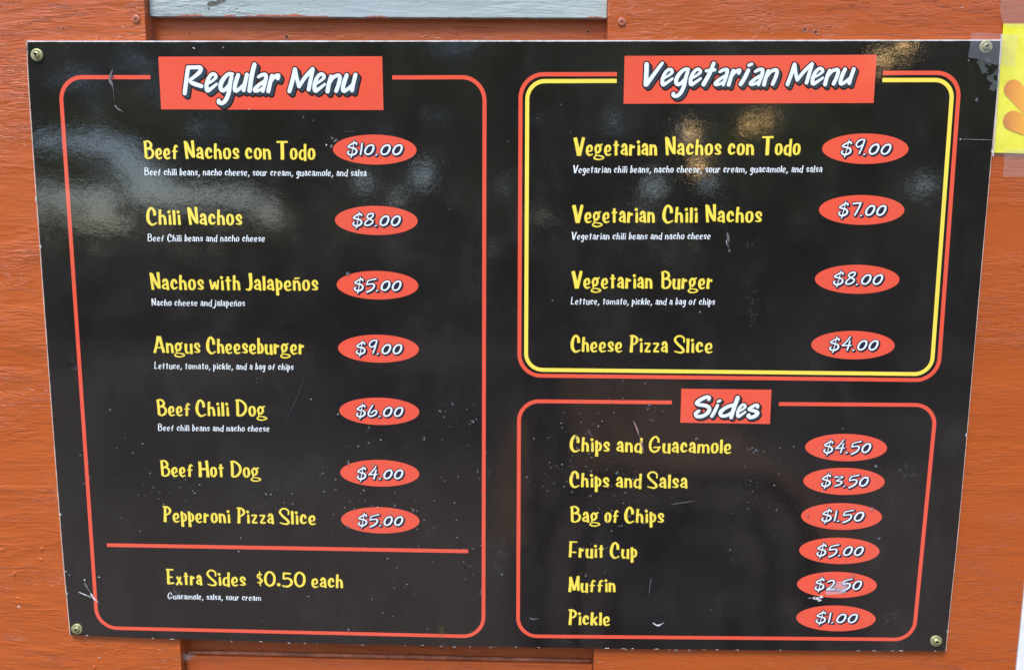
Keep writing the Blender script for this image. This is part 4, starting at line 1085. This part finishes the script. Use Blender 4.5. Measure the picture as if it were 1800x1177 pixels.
# openings cut in the foliage to put bright sky patches in the gloss
GAPS = [(105, 246, 60, 9), (185, 256, 50, 13), (228, 288, 26, 24), (258, 325, 34, 26), (330, 346, 60, 15), (400, 345, 50, 12), (72, 352, 12, 30), (110, 352, 14, 30), (172, 350, 40, 18), (180, 388, 50, 12), (470, 372, 16, 20), (482, 383, 12, 12),
        (636, 318, 13, 13), (745, 308, 16, 16), (700, 343, 10, 9), (1210, 238, 12, 11), (1150, 330, 16, 15), (1620, 325, 22, 16), (1245, 322, 12, 10),
        (760, 205, 14, 5), (345, 222, 9, 5), (240, 105, 8, 5), (1080, 215, 6, 9), (890, 330, 16, 5)]
def open_sky(c):
    d = c - MC; q = d.dot(MF)
    px = 900 + FPX * d.dot(MR) / q; py = 588.5 - FPX * d.dot(MU) / q
    for gx, gy, ga_, gb_ in GAPS:
        if ((px - gx) / (ga_ + 6)) ** 2 + ((py - gy) / (gb_ + 5)) ** 2 < 1: return True
    return False
def leaf(v, f, c, s, rr):
    u = Vector((rr.gauss(0, 1), rr.gauss(0, 1), rr.gauss(0, 1))).normalized(); w = u.orthogonal().normalized()
    k = len(v); v += [tuple(c - u * s), tuple(c + w * s * 0.55), tuple(c + u * s), tuple(c - w * s * 0.55)]; f.append((k, k + 1, k + 2, k + 3))
def tree(x, y, hgt, rad, seed, label, n=6000):
    rr = random.Random(seed)
    t = thing('tree', (x, y, 0), label, 'tree', 'trees mirrored in the glossy board')
    v, f = [], []
    S = 8
    for q in range(7):
        zz = hgt * 0.75 * q / 6; rd = 0.22 * (1 - 0.75 * q / 6) * hgt / 8; ox = 0.12 * math.sin(q * 1.3 + seed)
        for i in range(S): v.append((ox + rd * math.cos(2 * math.pi * i / S), rd * math.sin(2 * math.pi * i / S), zz))
    for q in range(6):
        for i in range(S): f.append((q * S + i, q * S + (i + 1) % S, (q + 1) * S + (i + 1) % S, (q + 1) * S + i))
    for b in range(7):
        z0 = hgt * rr.uniform(0.3, 0.6); a = rr.uniform(0, 6.28); L = rad * rr.uniform(0.5, 0.9); k = len(v); w = 0.06
        for (dx, dy, dz, ww) in ((0, 0, 0, w), (L * math.cos(a), L * math.sin(a), L * 0.7, w * 0.3)):
            v += [(dx + ww, dy, z0 + dz), (dx, dy + ww, z0 + dz), (dx - ww, dy - ww, z0 + dz)]
        f += [(k, k + 1, k + 4, k + 3), (k + 1, k + 2, k + 5, k + 4), (k + 2, k, k + 3, k + 5)]
    tr = link('trunk', mesh_from(v, f, True), BARK); tr.parent = t
    v, f = [], []
    cl = [(rr.gauss(0, rad * 0.5), rr.gauss(0, rad * 0.4), hgt * rr.uniform(0.28, 0.98), rad * rr.uniform(0.22, 0.45)) for _ in range(30)]
    base = Vector((x, y, 0))
    for _ in range(n):
        cx, cy, cz, cr = rr.choice(cl); d = Vector((rr.gauss(0, 1), rr.gauss(0, 1), rr.gauss(0, 0.7))).normalized() * cr * rr.uniform(0.4, 1)
        c = Vector((cx, cy, cz)) + d
        if open_sky(c + base): continue
        leaf(v, f, c, rr.uniform(0.06, 0.12), rr)
    cw = link('crown', mesh_from(v, f), LEAF); cw.parent = t
tree(-8.4, -9.5, 7.0, 2.2, 1, 'tree far left across the path, mirrored in the gloss')
tree(-2.6, -8.5, 6.5, 2.3, 2, 'broad tree left of centre across the path, mirrored in the gloss')
tree(0.8, -10.5, 7.5, 2.6, 3, 'tall tree at centre across the path, mirrored in the gloss')
tree(4.4, -8.8, 6.0, 2.3, 4, 'round tree right of centre across the path, mirrored in the gloss')
tree(8.8, -10.5, 7.2, 2.6, 5, 'tree far right across the path, mirrored in the gloss')
# the wood behind them
v, f = [], []; rr = random.Random(31)
for _ in range(52000):
    x = rr.uniform(-24, 24); hh = 6.0 + 0.9 * math.sin(x * 0.7) + 0.6 * math.sin(x * 1.9 + 1)
    c = Vector((x, -13.5 + rr.uniform(-1.0, 1.0), hh * rr.random()))
    if open_sky(c): continue
    leaf(v, f, c, rr.uniform(0.12, 0.22), rr)
link('undergrowth', mesh_from(v, f), LEAF, kind='stuff', label='dense leafy wood across the path facing the menu wall')
# unseen table of brown boards on nested black tubes, added for its arched reflection
PLANK = plain('wet_brown_boards', (0.30, 0.17, 0.10), 0.22, noise=0.35, scale=14)
TUBE = plain('black_tube', (0.012, 0.012, 0.013), 0.35)
TB = thing('reflection_table', (0.60, -2.95, 0), 'added brown table on nested black tubes, shaped for the arched reflection low in the gloss', 'table')
def box(x0, x1, y0, y1, z0, z1): 
    bm = prism(rect(x0, x1, z0, z1), y0, y1, 0); return bm_mesh(bm)
for i in range(5):
    o = link('plank', box(-0.95, 0.95, -0.36 + i * 0.15, -0.225 + i * 0.15, 0.72, 0.755), PLANK); o.parent = TB
for yy in (-0.72, 0.58):
    o = link('seat_plank', box(-0.95, 0.95, yy, yy + 0.14, 0.42, 0.455), PLANK); o.parent = TB
def tube(path, rad):
    v, f = [], []; S = 8; n = len(path)
    for i, p in enumerate(path):
        d = (path[min(i + 1, n - 1)] - path[max(i - 1, 0)]).normalized(); a = Vector((1, 0, 0)); b = d.cross(a).normalized()
        v += [tuple(p + (a * math.cos(2 * math.pi * k / S) + b * math.sin(2 * math.pi * k / S)) * rad) for k in range(S)]
    for i in range(n - 1):
        for k in range(S): f.append((i * S + k, i * S + (k + 1) % S, (i + 1) * S + (k + 1) % S, (i + 1) * S + k))
    return mesh_from(v, f, True)
TB.rotation_euler = (0, 0, math.pi / 2)
for xx in (-0.7, 0.93):
    for w_, h_ in ((0.52, 0.70), (0.38, 0.56), (0.24, 0.42)):
        pth = []
        for i in range(25):
            t = math.pi * i / 24; pth.append(Vector((xx, -w_ * math.copysign(abs(math.cos(t)) ** 0.4, math.cos(t)), h_ * abs(math.sin(t)) ** 0.4)))
        o = link('tube_frame', tube(pth, 0.025), TUBE); o.parent = TB

# unseen bulbs on a cable, added to make golden glints in the board's gloss
nbb = NB('added_bulb_glow'); nbb.b.inputs['Emission Color'].default_value = (1.0, 0.62, 0.24, 1); nbb.b.inputs['Emission Strength'].default_value = 6.0
CABLE = plain('black_cable', (0.02, 0.02, 0.02), 0.5)
pos = []
for gx, gy in [(1228, 292), (1212, 236), (1318, 222), (1347, 208), (1548, 108), (1590, 82)]:
    d = (MR * ((gx - 900) / FPX) - MU * ((gy - 588.5) / FPX) + MF)
    t = (-6.6 - MC.y) / d.y
    pos.append(MC + d * t)
bulb = None
names = ['added glint bulb hanging lowest on the cable', 'added glint bulb just above the lowest one', 'added glint bulb, left one of the middle pair', 'added glint bulb, right one of the middle pair', 'added glint bulb, lower one of the end pair', 'added glint bulb hanging highest on the cable']
for p, nm in zip(pos, names):
    t = thing('glint_bulb', p, nm, 'lamp', 'added bulbs that make golden glints in the glossy board')
    bm = bmesh.new(); bmesh.ops.create_uvsphere(bm, u_segments=16, v_segments=10, radius=0.05)
    for v in bm.verts:
        if v.co.z > 0: v.co.z *= 1.35; v.co.x *= 1 - 4 * max(0, v.co.z - 0.03); v.co.y *= 1 - 4 * max(0, v.co.z - 0.03)
    o = link('glass', bm_mesh(bm, True), nbb.m); o.parent = t
    bm = bmesh.new(); bmesh.ops.create_cone(bm, cap_ends=True, segments=12, radius1=0.025, radius2=0.02, depth=0.06, matrix=Matrix.Translation((0, 0, 0.085)))
    o = link('socket', bm_mesh(bm, True), CABLE); o.parent = t
cp = [Vector((-6, -6.6, 3.2))] + [p + Vector((0, 0, 0.12)) for p in pos] + [Vector((9, -6.6, 4.6))]
link('cable', tube(cp, 0.006), CABLE, label='black cable added to carry the glint bulbs', cat='cable')
